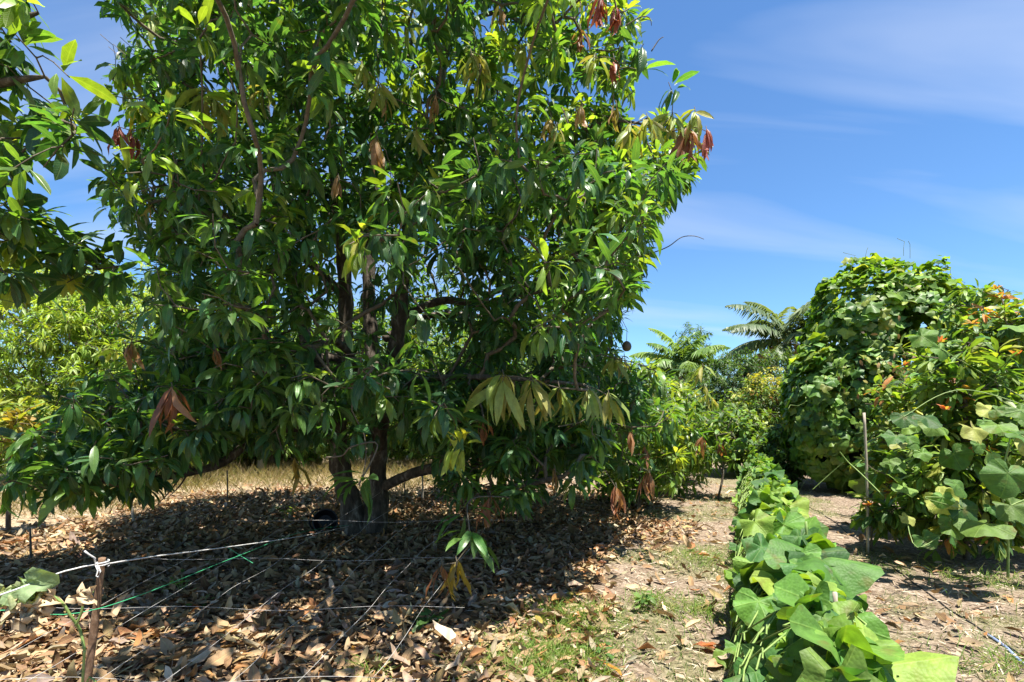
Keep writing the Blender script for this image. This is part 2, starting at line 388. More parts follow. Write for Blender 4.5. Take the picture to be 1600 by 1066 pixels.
MAT = dict(
    mango=leaf_mat('mango_leaf', rough=.36, trans=.46, tcol=(2.0, 1.85, .45), brown=.3),
    young=leaf_mat('young_leaf', rough=.45, trans=.45, tcol=(1.2, 1.1, .5)),
    soft=leaf_mat('soft_leaf', rough=.45, trans=.42, tcol=(1.5, 1.4, .4)),
    gourd=leaf_mat('gourd_leaf', 'fan', rough=.58, trans=.42, tcol=(1.5, 1.45, .4), brown=.45, spec=.38, quilt=70),
    ivy=leaf_mat('vine_leaf', 'fan', rough=.48, trans=.44, tcol=(1.5, 1.4, .35)),
    dead=leaf_mat('dead_leaf', rough=.85, trans=.12, tcol=(1.1, .9, .6), spec=.12),
    grass=leaf_mat('grass_blade', 'mid', rough=.6, trans=.35, tcol=(1.2, 1.2, .5), spec=.3),
    bark=noise_mat('bark', [(.32, (.032, .026, .02)), (.54, (.10, .08, .06)), (.70, (.30, .27, .22))], 14, bump=1.0, dist=.03, stretch=(1, 1, .35)),
    twig=noise_mat('twig_bark', [(.3, (.06, .05, .035)), (.7, (.16, .13, .09))], 30, bump=.4, dist=.005),
    greenstem=noise_mat('green_stem', [(.3, (.12, .2, .05)), (.7, (.25, .33, .10))], 30, rough=.5, bump=.2, dist=.003),
    pale=noise_mat('pale_wood', [(.3, (.30, .25, .19)), (.7, (.46, .40, .32))], 25, bump=.4, dist=.004, stretch=(1, 1, .2)),
    stake=noise_mat('stake_bark', [(.3, (.10, .055, .03)), (.55, (.20, .12, .07)), (.75, (.36, .26, .18))], 45, bump=.9, dist=.006, stretch=(1, 1, .5)),
    string=noise_mat('white_string', [(.35, (.30, .28, .25)), (.65, (.58, .56, .53))], 6, rough=.7, bump=.4, dist=.002),
    rope=noise_mat('white_rope', [(.35, (.40, .39, .37)), (.65, (.66, .65, .63))], 140, rough=.8, bump=1, dist=.003),
    twine=noise_mat('green_twine', [(.3, (.03, .26, .11)), (.7, (.07, .42, .20))], 90, rough=.6, bump=.4, dist=.002),
    black=noise_mat('black_plastic', [(.3, (.010, .010, .011)), (.7, (.025, .025, .027))], 12, rough=.5, bump=.15, dist=.004),
    blue=noise_mat('blue_hose', [(.3, (.14, .19, .36)), (.7, (.25, .30, .48))], 20, rough=.5, bump=.15, dist=.003),
    fruit=noise_mat('fruit_skin', [(.3, (.045, .085, .025)), (.7, (.10, .14, .04))], 18, rough=.4, bump=.1, dist=.003),
    fruit_dark=noise_mat('ripe_fruit_skin', [(.3, (.05, .045, .03)), (.7, (.11, .085, .05))], 18, rough=.45, bump=.1, dist=.003),
)
# leaf albedo palettes (a leaf's own pigment; the big mango's mix also paints backlight)
MANGO_PAL = [(.040, .112, .044), (.056, .14, .044), (.085, .175, .042), (.15, .245, .04), (.27, .32, .06), (.34, .28, .08)]
YELLOWGREEN = [(.26, .34, .07), (.32, .39, .09), (.36, .34, .09)]
BRONZE = [(.33, .13, .065), (.38, .19, .09), (.27, .115, .065)]
TAN = [(.42, .25, .11), (.36, .20, .09), (.30, .26, .08)]
RED = [(.34, .08, .06), (.40, .12, .09), (.28, .07, .05)]
GOLD = [(.42, .30, .04), (.36, .26, .05), (.30, .22, .05)]

# ------------------------------------------------------------------ ground
def axis(lo, hi, step, far):
    a = list(np.arange(lo, hi, step)); s = step
    while a[-1] < far: s *= 1.28; a.append(a[-1] + s)
    s = step; b = [lo]
    while b[0] > -far: s *= 1.28; b.insert(0, b[0] - s)
    return np.array(b[:-1] + a)
def litter_w(x, y):
    n = (vnoise(x * .9, y * .9, 11) - .5) * 1.0 + (vnoise(x * 3, y * 3, 12) - .5) * .5
    right = .55 + .40 * (y - 3.4)
    right = np.minimum(right, 2.1)
    return smooth(.45, -.45, x - right + n) * smooth(-6.6, -5.6, x + n) * smooth(10.6, 9.0, y + n * 1.5)
def straw_w(x, y):
    return smooth(-.8, -2.2, x - .25 * (y - 8)) * (1 - litter_w(x, y))
def grass_w(x, y):
    band = np.exp(-((x - (1.15 + .43 * (y - 3.2))) / .45) ** 2)
    return smooth(.50, .72, vnoise(x * 1.3, y * 1.3, 21) * .65 + vnoise(x * 4, y * 4, 22) * .35 + .10 * band) * smooth(-.2, .8, x - .1 * y + .4) * smooth(5.0, 3.6, x - .43 * (y - 4))
gx, gy = axis(-8, 8, .075, 600), axis(1.2, 13, .075, 600)
XX, YY = np.meshgrid(gx, gy); ZZ = hgt(XX, YY) * smooth(60, 20, np.hypot(XX, YY))
GV = np.stack([XX, YY, ZZ], -1).reshape(-1, 3); nxx = len(gx)
ii = (np.arange(len(gy) - 1)[:, None] * nxx + np.arange(nxx - 1)[None]).ravel()
GF = np.stack([ii, ii + 1, ii + nxx + 1, ii + nxx], 1)
zc = np.stack([litter_w(GV[:, 0], GV[:, 1]), straw_w(GV[:, 0], GV[:, 1]), grass_w(GV[:, 0], GV[:, 1])], 1)
def ground_mat():
    m, n, l = new_mat('orchard_soil')
    g = n.new('ShaderNodeNewGeometry'); at = n.new('ShaderNodeVertexColor'); at.layer_name = 'col'
    sp = n.new('ShaderNodeSeparateColor'); l.new(at.outputs[0], sp.inputs[0])
    def noise(s, d=6, r=.65, st=None):
        x = n.new('ShaderNodeTexNoise'); x.inputs['Scale'].default_value = s; x.inputs['Detail'].default_value = d; x.inputs['Roughness'].default_value = r; l.new(g.outputs['Position'], x.inputs['Vector']); return x.outputs['Fac']
    def ramp(f, stops):
        cr = n.new('ShaderNodeValToRGB'); el = cr.color_ramp.elements
        while len(el) < len(stops): el.new(.5)
        for e, (p_, c) in zip(el, stops): e.position = p_; e.color = (*c, 1)
        l.new(f, cr.inputs[0]); return cr.outputs[0]
    def mix(f, a, b, mode='MIX'):
        x = n.new('ShaderNodeMix'); x.data_type = 'RGBA'; x.blend_type = mode
        (l.new(f, x.inputs[0]) if not isinstance(f, float) else setattr(x.inputs[0], 'default_value', f)); l.new(a, x.inputs[6]); l.new(b, x.inputs[7]); return x.outputs[2]
    fine, mid, big = noise(34), noise(7), noise(1.1, 4)
    soil = ramp(fine, [(.28, (.095, .068, .045)), (.48, (.225, .17, .122)), (.66, (.37, .30, .235))])
    soil2 = ramp(mid, [(.3, (.55, .5, .46)), (.6, (1, 1, 1))]); soil = mix(.75, soil, soil2, 'MULTIPLY')
    lit = ramp(fine, [(.3, (.06, .04, .025)), (.55, (.17, .115, .07)), (.75, (.30, .21, .14))])
    straw = ramp(fine, [(.28, (.16, .115, .065)), (.5, (.32, .245, .155)), (.7, (.46, .375, .26))])
    grs = ramp(fine, [(.3, (.06, .075, .025)), (.6, (.15, .17, .06)), (.8, (.28, .25, .13))])
    c = mix(sp.outputs[1], soil, straw); c = mix(sp.outputs[0], c, lit)
    gm = n.new('ShaderNodeMath'); gm.operation = 'MULTIPLY'; gm.inputs[1].default_value = .45; l.new(sp.outputs[2], gm.inputs[0])
    c = mix(gm.outputs[0], c, grs)
    b = n.new('ShaderNodeBump'); b.inputs['Strength'].default_value = .9; b.inputs['Distance'].default_value = .025; l.new(fine, b.inputs['Height'])
    b2 = n.new('ShaderNodeBump'); b2.inputs['Strength'].default_value = .6; b2.inputs['Distance'].default_value = .06; l.new(mid, b2.inputs['Height']); l.new(b.outputs[0], b2.inputs['Normal'])
    p = n.new('ShaderNodeBsdfPrincipled'); p.inputs['Roughness'].default_value = .95; p.inputs['Specular IOR Level'].default_value = .15
    l.new(c, p.inputs['Base Color']); l.new(b2.outputs[0], p.inputs['Normal'])
    o = n.new('ShaderNodeOutputMaterial'); l.new(p.outputs[0], o.inputs[0]); return m
ground = link('ground', mesh_np('ground', GV, GF, ground_mat(), None, zc), kind='structure')
ground['label'] = 'dry mulched orchard ground with paths between the rows'

# ------------------------------------------------------------------ the big mango tree
TRUNK = W(555, 838, 6.35); TRUNK[2] = 0
tx, ty = TRUNK[0], TRUNK[1]
big = thing('mango_tree', (tx, ty, 0), 'large dense dark green mango tree with bronze young leaves over brown leaf litter', 'tree')
def stemP(*pts): return [W(px, py, d) for px, py, d in pts]
stems = [
    (stemP((552, 842, 6.35), (548, 790, 6.35), (530, 720, 6.3), (532, 620, 6.25), (540, 520, 6.2), (538, 420, 6.1), (525, 300, 6.0), (512, 150, 5.9), (500, -60, 5.8)), [.20, .14, .11, .098, .09, .08, .065, .05, .025]),
    (stemP((585, 842, 6.4), (588, 780, 6.4), (592, 700, 6.5), (585, 600, 6.6), (578, 500, 6.7), (577, 420, 6.75), (585, 250, 6.8), (578, 60, 6.8), (575, -120, 6.7)), [.19, .135, .105, .092, .085, .075, .06, .045, .025]),
    (stemP((590, 700, 6.45), (605, 610, 6.3), (622, 520, 6.2), (632, 420, 6.1), (645, 330, 6.0), (675, 200, 5.8), (700, 60, 5.6), (720, -60, 5.5)), [.085, .088, .085, .08, .07, .055, .04, .02]),
    (stemP((535, 640, 6.3), (490, 560, 6.5), (462, 470, 6.7), (440, 350, 6.8), (420, 200, 6.8), (400, 20, 6.7)), [.09, .08, .07, .06, .045, .02]),
]
limbs = [
    (stemP((600, 760, 6.4), (650, 738, 6.1), (690, 735, 5.8), (715, 766, 5.5), (760, 772, 5.2), (820, 757, 4.9), (880, 745, 4.7)), [.07, .062, .058, .05, .042, .034, .02]),
    (stemP((530, 690, 6.3), (470, 668, 5.9), (400, 685, 5.5), (350, 722, 5.2), (300, 738, 4.9), (240, 748, 4.6), (205, 750, 4.4)), [.075, .06, .05, .042, .036, .028, .02]),
    (stemP((625, 500, 6.2), (690, 470, 6.3), (760, 475, 6.3), (850, 440, 6.1), (930, 390, 5.9)), [.06, .05, .042, .034, .018]),
    (stemP((600, 530, 6.5), (680, 492, 6.8), (790, 500, 7.2), (900, 520, 7.6)), [.05, .04, .03, .015]),
    (stemP((640, 340, 6.0), (740, 262, 5.7), (850, 232, 5.5), (950, 190, 5.3), (1050, 205, 5.1)), [.045, .034, .024, .015, .008]),
    (stemP((535, 460, 6.1), (470, 400, 5.6), (400, 360, 5.1), (330, 330, 4.8), (260, 310, 4.6)), [.06, .05, .04, .03, .014]),
    (stemP((530, 560, 6.2), (460, 560, 5.6), (390, 560, 5.1), (310, 590, 4.6), (210, 630, 4.2)), [.06, .05, .04, .03, .014]),
    (stemP((700, 60, 5.6), (770, 20, 5.4), (850, 45, 5.2), (905, 0, 5.0), (950, -20, 4.9)), [.03, .022, .016, .011, .007]),
    (stemP((515, 180, 5.9), (440, 130, 5.4), (350, 90, 5.0), (250, 60, 4.8)), [.05, .04, .03, .012]),
    (stemP((590, 640, 6.4), (640, 600, 5.6), (700, 590, 4.9), (780, 590, 4.5), (900, 600, 4.3)), [.05, .042, .034, .026, .014]),
    (stemP((560, 600, 6.2), (550, 560, 5.4), (520, 530, 4.7), (500, 540, 4.2)), [.05, .04, .03, .014]),
]
for i, (P, r) in enumerate(stems): tube('trunk', P, r, MAT['bark'], big, 12, .09, .16, seed=i)
for i, (P, r) in enumerate(limbs): tube('branch', P, r, MAT['bark'], big, 8, .09, .12, seed=i + 7)
POLY = [(120, -500), (130, -150), (165, 0), (205, 60), (215, 120), (180, 180), (190, 225), (150, 290), (175, 330), (225, 380), (245, 450), (225, 520), (140, 590), (70, 640), (25, 690), (45, 735), (150, 740), (260, 720), (330, 680), (420, 700), (470, 690), (540, 715), (590, 690), (640, 690), (720, 700), (790, 745), (870, 735), (950, 720), (1000, 690), (1040, 650), (1010, 600), (960, 545), (975, 480), (1005, 430), (1005, 380), (1035, 320), (1085, 260), (1105, 195), (1000, 175), (985, 120), (1000, 40), (960, -60), (900, -500)]
C, RAD = np.array([-1.2, 6.2, 3.7]), np.array([3.9, 3.3, 3.4])
def sample_body(n, p=3.0, shell=.55):
    out = []
    while sum(map(len, out)) < n:
        q = rng.uniform(-1, 1, (6000, 3)); r = (np.abs(q) ** p).sum(1) ** (1 / p)
        q = q[(r < 1) & ((r > shell) | (rng.random(6000) < .35))]
        P = C + q * RAD; px, py, d = project(P)
        ok = inpoly(px, py, POLY) & (P[:, 2] > .75)
        back = P[:, 1] > 6.2
        ok |= back & (P[:, 2] > 1.5) & (px > 170) & (px < 960) & (px > 60)
        # open window where the stems show
        win = (px > 430) & (px < 770) & (py > 385) & (py < 575)
        ok &= ~(win & (rng.random(len(P)) < np.where(P[:, 1] < 6.6, .80, .25)))
        low = (py > 640) & (px > 470) & (px < 640)
        ok &= ~(low & (rng.random(len(P)) < .6))
        ok &= ~((P[:, 1] > 6.2) & (rng.random(len(P)) < .15))
        thin = (P[:, 2] > 4.2) & (P[:, 1] > 6.6); ok &= ~(thin & (rng.random(len(P)) < .4)); ok &= ~((P[:, 2] > 5.4) & (rng.random(len(P)) < .75))
        out.append(P[ok])
    return np.concatenate(out)[:n]
tips = sample_body(3500)
def skirt(poly, d0, d1, n):
    pp = np.array(poly); o = []
    while len(o) < n:
        x, y = rng.uniform(pp[:, 0].min(), pp[:, 0].max()), rng.uniform(pp[:, 1].min(), pp[:, 1].max())
        if inpoly(np.array([x]), np.array([y]), poly)[0]: o.append(W(x, y, rng.uniform(d0, d1)))
    return np.array(o)
tips = np.vstack([tips, skirt([(20, 690), (90, 620), (230, 540), (480, 520), (480, 650), (340, 690), (250, 725), (60, 735)], 3.6, 5.2, 190),
                  skirt([(600, 580), (720, 560), (960, 560), (1020, 640), (980, 700), (880, 730), (760, 735), (640, 680)], 4.2, 6.2, 210),
                  skirt([(150, -700), (1000, -700), (1000, -60), (150, -60)], 1.9, 4.0, 200), skirt([(870, 185), (1105, 195), (1080, 280), (1025, 330), (870, 340)], 4.5, 5.9, 110), skirt([(800, -60), (985, -40), (1000, 40), (985, 130), (850, 170)], 4.5, 6, 80), skirt([(430, -40), (800, -40), (760, 330), (450, 330)], 4.0, 5.4, 150), skirt([(900, 560), (1030, 580), (1060, 650), (1010, 720), (930, 735), (860, 700)], 5.0, 6.6, 90), skirt([(660, 700), (960, 700), (1000, 740), (900, 782), (720, 792), (640, 750)], 4.2, 5.8, 60), skirt([(10, 730), (260, 735), (200, 770), (30, 772)], 3.7, 4.6, 26), skirt([(170, -40), (600, -40), (640, 340), (200, 340)], 4.3, 6.2, 330), skirt([(600, -40), (980, -40), (1000, 340), (640, 360)], 4.3, 6.2, 260), skirt([(250, 300), (560, 330), (480, 560), (260, 560)], 4.2, 6.0, 130), skirt([(700, 300), (1000, 320), (960, 540), (720, 560)], 4.4, 6.4, 170)])  # the overhead group, out of view, is added to shade the foreground litter
# tips known from the photograph: bronze, yellow-green and tan flushes and some near whorls
FL = [('BRONZE', 268, 608, 3.7, 9, .30), ('TAN', 588, 215, 3.9, 9, .22), ('RED', 185, 198, 4.7, 8, .22), ('RED', 208, 205, 4.7, 6, .2), ('BRONZE', 1075, 200, 5.0, 9, .36), ('RED', 1103, 205, 5.0, 6, .22),
      ('RED', 940, -6, 5.0, 10, .30), ('RED', 962, 12, 5.0, 8, .26), ('RED', 958, 92, 5.0, 7, .2), ('BRONZE', 906, 45, 5.0, 6, .22), ('BRONZE', 765, 776, 4.2, 8, .27), ('BRONZE', 962, 762, 5.0, 9, .28), ('BRONZE', 1014, 738, 5.8, 9, .30),
      ('BRONZE', 690, 882, 3.5, 5, .22), ('GOLD', 712, 880, 3.5, 6, .22), ('BRONZE', 335, 548, 4.0, 5, .14), ('TAN', 205, 530, 4.2, 6, .24), ('TAN', 600, 150, 4.3, 5, .16), ('TAN', 236, 318, 4.6, 5, .14),
      ('BRONZE', 755, 655, 4.3, 5, .22), ('BRONZE', 985, 668, 5.2, 5, .22), ('TAN', 680, 150, 4.2, 6, .19), ('TAN', 908, 165, 4.7, 7, .2), ('TAN', 962, 165, 4.8, 6, .2), ('TAN', 528, 280, 4.0, 5, .17), ('TAN', 783, 8, 4.8, 7, .2), ('TAN', 866, 735, 4.6, 5, .17),
      ('YELLOWGREEN', 320, 140, 4.4, 8, .32), ('YELLOWGREEN', 335, 158, 4.4, 9, .34), ('YELLOWGREEN', 300, 150, 4.4, 6, .28), ('YELLOWGREEN', 735, 85, 4.3, 11, .26), ('YELLOWGREEN', 750, 110, 4.3, 9, .26), ('YELLOWGREEN', 565, 105, 4.2, 9, .24), ('YELLOWGREEN', 590, 130, 4.2, 7, .22),
      ('YELLOWGREEN', 785, 588, 3.8, 12, .36), ('YELLOWGREEN', 830, 595, 3.9, 11, .32), ('YELLOWGREEN', 872, 606, 4.0, 10, .28), ('YELLOWGREEN', 920, 610, 4.1, 10, .28), ('YELLOWGREEN', 950, 618, 4.2, 8, .26), ('GOLD', 460, 720, 4.3, 6, .24),
      ('YELLOWGREEN', 1085, 175, 5.0, 10, .26), ('YELLOWGREEN', 1010, 185, 4.9, 10, .28), ('YELLOWGREEN', 1050, 180, 5.0, 9, .28), ('YELLOWGREEN', 985, 195, 4.9, 8, .26), ('YELLOWGREEN', 870, 200, 4.6, 8, .24), ('GOLD', 860, 185, 4.6, 6, .22), ('YELLOWGREEN', 960, 560, 5.3, 8, .26), ('TAN', 975, 560, 5.4, 5, .18),
      ('YELLOWGREEN', 650, 200, 4.2, 7, .24), ('YELLOWGREEN', 410, 140, 4.4, 8, .26), ('YELLOWGREEN', 820, 70, 4.6, 9, .26), ('YELLOWGREEN', 930, 90, 4.9, 9, .26), ('YELLOWGREEN', 640, 30, 4.6, 8, .24), ('YELLOWGREEN', 240, 25, 4.9, 9, .28)]
def clear_front(T, F_):
    px, py, d = project(T); k = np.ones(len(T), bool)
    for f in F_:
        _, fx, fy, fd, n_, L_ = f; k &= ~((np.abs(px - fx) < 34) & (py > fy - 60) & (py < fy + 55) & (d < fd + .25))
    return T[k]
KNOWN = [(562, 758, 3.3), (335, 575, 3.8), (525, 630, 3.9), (530, 600, 4.0), (470, 540, 4.0), (80, 690, 3.8), (150, 690, 3.6), (250, 660, 3.7), (120, 640, 3.8), (40, 700, 3.7), (200, 720, 3.8), (105, 735, 3.6), (15, 750, 3.5), (440, 700, 4.2), (590, 620, 3.9), (640, 620, 4.0), (160, 150, 4.8), (390, 590, 4.0), (230, 735, 4.0), (300, 690, 3.9), (1045, 130, 5.0), (1000, 110, 5.0), (1005, 70, 5.0), (1015, 300, 5.1), (1065, 280, 5.1), (730, 800, 3.6), (700, 640, 4.0), (735, 850, 3.5), (820, 760, 4.4), (900, 760, 4.7)]
tips = clear_front(tips, FL)
ftips = np.array([W(px, py, d) for _, px, py, d, _, _ in FL]); ktips = np.array([W(*k) for k in KNOWN])
alltips = np.vstack([tips, ftips, ktips])
X, PA, DR, ns, tn = grow(stems + limbs, alltips, .17, .22, .10)
twig_mesh('twigs', X, PA, ns, tn, .0035, MAT['twig'], big, 5, .02, .44)
lv = Leaves(MANGO)
nb = len(tips)
ax = nrm(DR[tn] * .6 + rng.normal(0, .25, (len(alltips), 3)) + np.array([0, 0, .25]))
out = nrm((tips - C) / RAD)
backlit = smooth(2.2, 5.0, tips[:, 2]) * smooth(-2.5, 1.5, tips[:, 0])  # backlit glow of the upper right crown, put into the leaf colours
pr = rng.random(nb)
pal = np.where(pr < .42, 0, np.where(pr < .76, 1, 2)); pal = np.where(rng.random(nb) < .07 + .42 * backlit, 3, pal); pal = np.where(rng.random(nb) < .012 + .05 * backlit, 4, pal)
rosettes(lv, tips, ax[:nb], 11.5, .172, .044, pal, droop=(.5, 1.4), el=(-.35, .7))
rosettes(lv, ktips, ax[-len(KNOWN):], 10, .25, .058, rng.choice([1, 2], len(KNOWN)), droop=(.6, 1.4), el=(-.3, .4))
lv.cat()
build_leaves(lv, MANGO_PAL, MAT['mango'], big, 300)
print('mango leaves', lv.n)
# drooping flushes: each a cluster part with its leaves as sub-parts
def child_of_part(o, part): 
    o.parent = part; o.matrix_parent_inverse = part_world_inv(part)
def part_world_inv(part):
    m = part.matrix_parent_inverse @ part.matrix_basis
    if part.parent is not None: m = part.parent.matrix_basis @ m
    return m.inverted()
FLNAME = dict(BRONZE='drooping cluster of bronze brown young leaves', TAN='drooping cluster of tan young leaves', RED='drooping cluster of dark pinkish red young leaves', YELLOWGREEN='drooping cluster of pale yellow green leaves', GOLD='drooping cluster of yellow leaves')
_flcache = {}
def flush(kind, tip, n, L, parent, stalk=.16):
    palx = dict(BRONZE=BRONZE, TAN=TAN, RED=RED, YELLOWGREEN=YELLOWGREEN, GOLD=GOLD)[kind]
    cl = tube('leaf_cluster', [tip + np.array([0, 0, .05]), tip + np.array([.01, 0, 0]), tip - np.array([0, .01, .05])], [.004, .004, .003], MAT['twig'], parent, 5, label=FLNAME[kind])
    inv = part_world_inv(cl)
    for q in range(n):
        a = rng.uniform(0, 6.283); e = rng.uniform(.75, 1.45) if kind != 'YELLOWGREEN' else rng.uniform(.25, 1.2)
        rad = np.array([math.cos(a), math.sin(a), 0]); D = nrm(rad * math.cos(e) + np.array([0, 0, -math.sin(e)]))
        N = nrm(rad * .8 + np.array([0, 0, .6])); N = nrm(N - D * (D @ N)); S = np.cross(D, N)
        ro = rng.normal(0, .5); N, S = N * math.cos(ro) + S * math.sin(ro), S * math.cos(ro) - N * math.sin(ro)
        key = (kind, int(rng.integers(0, 3)), int(rng.integers(0, 3)))
        me = _flcache.get(key)
        if me is None:
            E = np.eye(3); w = .18
            V = leaf_verts(MANGO, np.zeros((1, 3)), E[1:2], E[2:3], E[0:1], 1, w, [.5, .9, 1.25][key[2]], .35, .3, key[1] * 2.)
            me = _flcache[key] = mesh_np('young_leaf', V[0], MANGO.F, MAT['young'], MANGO.uv, np.tile(palx[key[1]], (len(MANGO.t), 1)))
        s = L * min(1.25, math.exp(rng.normal(-.05, .33))); M = np.eye(4); M[:3, 0] = S * s; M[:3, 1] = D * s; M[:3, 2] = N * s
        M[:3, 3] = tip + rad * .008 + np.array([0, 0, rng.uniform(-.06, .03)])
        o = bpy.data.objects.new('leaf', me); COL.objects.link(o); o.parent = cl; o.matrix_parent_inverse = inv; o.matrix_basis = Matrix(M.tolist())
for kind, px, py, d, n, L in FL: flush(kind, W(px, py, d), int(n * 1.5), L * .92, big)
# a few long single leaves and fruits
def sphere_mesh(name, r, sq, mat, nu=14, nv=9):
    th = np.linspace(0, np.pi, nv)[1:-1]; ph = np.arange(nu) / nu * 2 * np.pi
    V = [[0, 0, r * sq]] + [[r * math.sin(t) * math.cos(p) * (1 + .06 * math.cos(p)), r * math.sin(t) * math.sin(p), r * sq * math.cos(t) - .08 * r * math.sin(t)] for t in th for p in ph] + [[0, 0, -r * sq]]
    F = [[0, 1 + j, 1 + (j + 1) % nu] for j in range(nu)]; m = len(th)
    for i in range(m - 1):
        for j in range(nu): a = 1 + i * nu; F.append([a + j, a + nu + j, a + nu + (j + 1) % nu, a + (j + 1) % nu])
    e = len(V) - 1; a = 1 + (m - 1) * nu; F += [[a + (j + 1) % nu, a + j, e] for j in range(nu)]
    me = bpy.data.meshes.new(name); me.from_pydata(V, [], F); me.polygons.foreach_set('use_smooth', np.ones(len(F), bool)); me.materials.append(mat); me.update(); return me
for px, py, d, r, mt, lab in [(979, 541, 5.2, .048, 'fruit_dark', 'dark brown round fruit hanging on a thin stalk'), (180, 119, 4.8, .046, 'fruit', 'green round fruit at the crown edge'), (193, 135, 4.85, .026, 'fruit', 'small green round fruit'), (200, 130, 4.9, .026, 'fruit', 'small green round fruit')]:
    p = W(px, py, d); f = link('fruit', sphere_mesh('fruit', r, 1.12, MAT[mt]), big, Matrix.Translation(Vector(p)), label=lab)
    st = tube('stalk', [p + np.array([0, 0, r]), p + np.array([.005, 0, r + .12]), p + np.array([-.06, .05, r + .28]), p + np.array([-.22, .1, r + .42])], .003, MAT['twig'], None, 5)
    st.parent = f; st.matrix_parent_inverse = part_world_inv(f)
for pts in ([(978, 40, 5), (1000, 27, 5), (1015, 28, 5), (1018, 40, 5)], [(985, 405, 5.5), (1020, 395, 5.3), (1045, 385, 5.2), (1065, 371, 5.2), (1085, 369, 5.2), (1100, 374, 5.2)], [(1018, 80, 5), (1030, 62, 5), (1037, 58, 5)]):
    tube('bare_twig', stemP(*pts), np.linspace(.007, .003, len(pts)), MAT['twig'], big, 5, .04)
tube('bare_twig', stemP((510, 715, 3.6), (535, 712, 3.5), (550, 698, 3.4), (590, 695, 3.4), (560, 758, 3.3)), [.006] * 5, MAT['twig'], big, 5, .04)
tube('bare_twig', stemP((295, 738, 4.9), (280, 760, 4.8), (262, 778, 4.7)), [.010, .007, .003], MAT['twig'], big, 5, .05)
tube('bare_twig', stemP((285, 740, 4.9), (268, 765, 4.85), (240, 795, 4.8)), [.010, .007, .003], MAT['twig'], big, 5, .05)

# ------------------------------------------------------------------ general builders for the other plants
def leafy_tree(name, label, cat, base, trunk_pts, trunk_r, lobes, ntips, per, L, Wd, pals, pal_p, T=SMALL, mat='soft', group=None, singles=0, droop=(.3, 1.0), el=(-.3, .8), twig=.004, barkm='bark', shell=.5, tipyoung=None, T_lo=None, back=.12):
    t = thing(name, base, label, cat, group); base = np.array(base)
    st = []
    for P, r in zip(trunk_pts, trunk_r):
        P = [base + np.array(p) for p in P]; st.append((P, r)); tube('trunk', P, r, MAT[barkm], t, 8, .15, .12, seed=len(st))
    w = np.array([l[1][0] * l[1][1] * l[1][2] for l in lobes]) ** .67; w /= w.sum(); Q = []
    for (c, rd), k in zip(lobes, (w * ntips).astype(int) + 1):
        q = nrm(rng.normal(0, 1, (k, 3))) * (shell + (1 - shell) * rng.random((k, 1)) ** .6) * np.exp(rng.normal(0, .09, (k, 1)))
        Q.append(base + np.array(c) + q * np.array(rd))
    Q = np.vstack(Q); Q = Q[Q[:, 2] > .15]
    X, PA, DR, ns, tn = grow(st, Q, .35, .2, .08)
    twig_mesh('twigs', X, PA, ns, tn, twig, MAT['twig'], t, 3, .05, .45)
    cc = base + np.mean([l[0] for l in lobes], 0)
    ax = nrm(DR[tn] * .5 + nrm(Q - cc) * .5 + rng.normal(0, .3, Q.shape) + np.array([0, 0, .3]))
    lv = Leaves(T); pal = rng.choice(len(pals), len(Q), p=pal_p)
    if tipyoung is not None:
        hi = smooth(*tipyoung[1:], Q[:, 2]); pal = np.where(rng.random(len(Q)) < hi * .6, tipyoung[0], pal)
    rosettes(lv, Q, ax, per, L, Wd, pal, droop=droop, el=el, back=back); lv.cat()
    build_leaves(lv, pals, MAT[mat], t, singles, T_lo=T_lo)
    return t
GREEN = [(.06, .13, .028), (.10, .19, .035), (.15, .25, .042), (.23, .31, .06)]
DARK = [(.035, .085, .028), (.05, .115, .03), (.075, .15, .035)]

# overhanging tree at the left edge of the frame
lt = thing('mango_tree', (-5.6, 3.7, 0), 'broad leaved tree reaching in from beside the left edge, branches against blue sky', 'tree')
lst = [([np.array([-5.6, 3.7, 0]), np.array([-5.55, 3.75, 1.2]), np.array([-5.4, 3.8, 2.4]), np.array([-5.2, 3.8, 4.2])], [.16, .13, .11, .05]),
       ([np.array([-5.5, 3.75, 1.7]), W(-150, 350, 3.9), W(40, 372, 4.1), W(120, 395, 4.3), W(185, 420, 4.4)], [.07, .05, .03, .02, .01]),
       ([np.array([-5.4, 3.8, 2.4]), W(-140, 160, 3.6), W(0, 130, 3.6), W(70, 120, 3.6)], [.07, .05, .03, .01]),
       ([np.array([-5.3, 3.8, 3.2]), W(-120, -10, 3.5), W(0, 30, 3.5), W(60, 20, 3.5)], [.07, .05, .03, .01]),
       ([W(-130, 140, 3.6), W(-20, 230, 3.7), W(8, 300, 3.75)], [.03, .02, .012])]
for i, (P, r) in enumerate(lst): tube('trunk' if i == 0 else 'branch', P, r, MAT['bark'], lt, 8, .1, .12, seed=i)
LP = [([(-60, -80), (30, -60), (70, 10), (95, 60), (105, 110), (125, 190), (115, 230), (60, 270), (-60, 300)], 3.7, 58), ([(-60, 315), (60, 325), (150, 380), (205, 415), (190, 445), (120, 450), (90, 470), (20, 440), (-60, 450)], 4.2, 60), ([(-400, -300), (-20, -200), (-10, 500), (-400, 600)], 3.8, 110)]
lt_t = []
for poly, d, n in LP:
    pp = np.array(poly); k = 0
    while k < n:
        x, y = rng.uniform(pp[:, 0].min(), pp[:, 0].max()), rng.uniform(pp[:, 1].min(), pp[:, 1].max())
        if inpoly(np.array([x]), np.array([y]), poly)[0]: lt_t.append(W(x, y, d + rng.normal(0, .35))); k += 1
lt_t = np.array(lt_t); X, PA, DR, ns, tn = grow(lst, lt_t, .15, .2, .05)
twig_mesh('twigs', X, PA, ns, tn, .004, MAT['twig'], lt, 5, .03, .45)
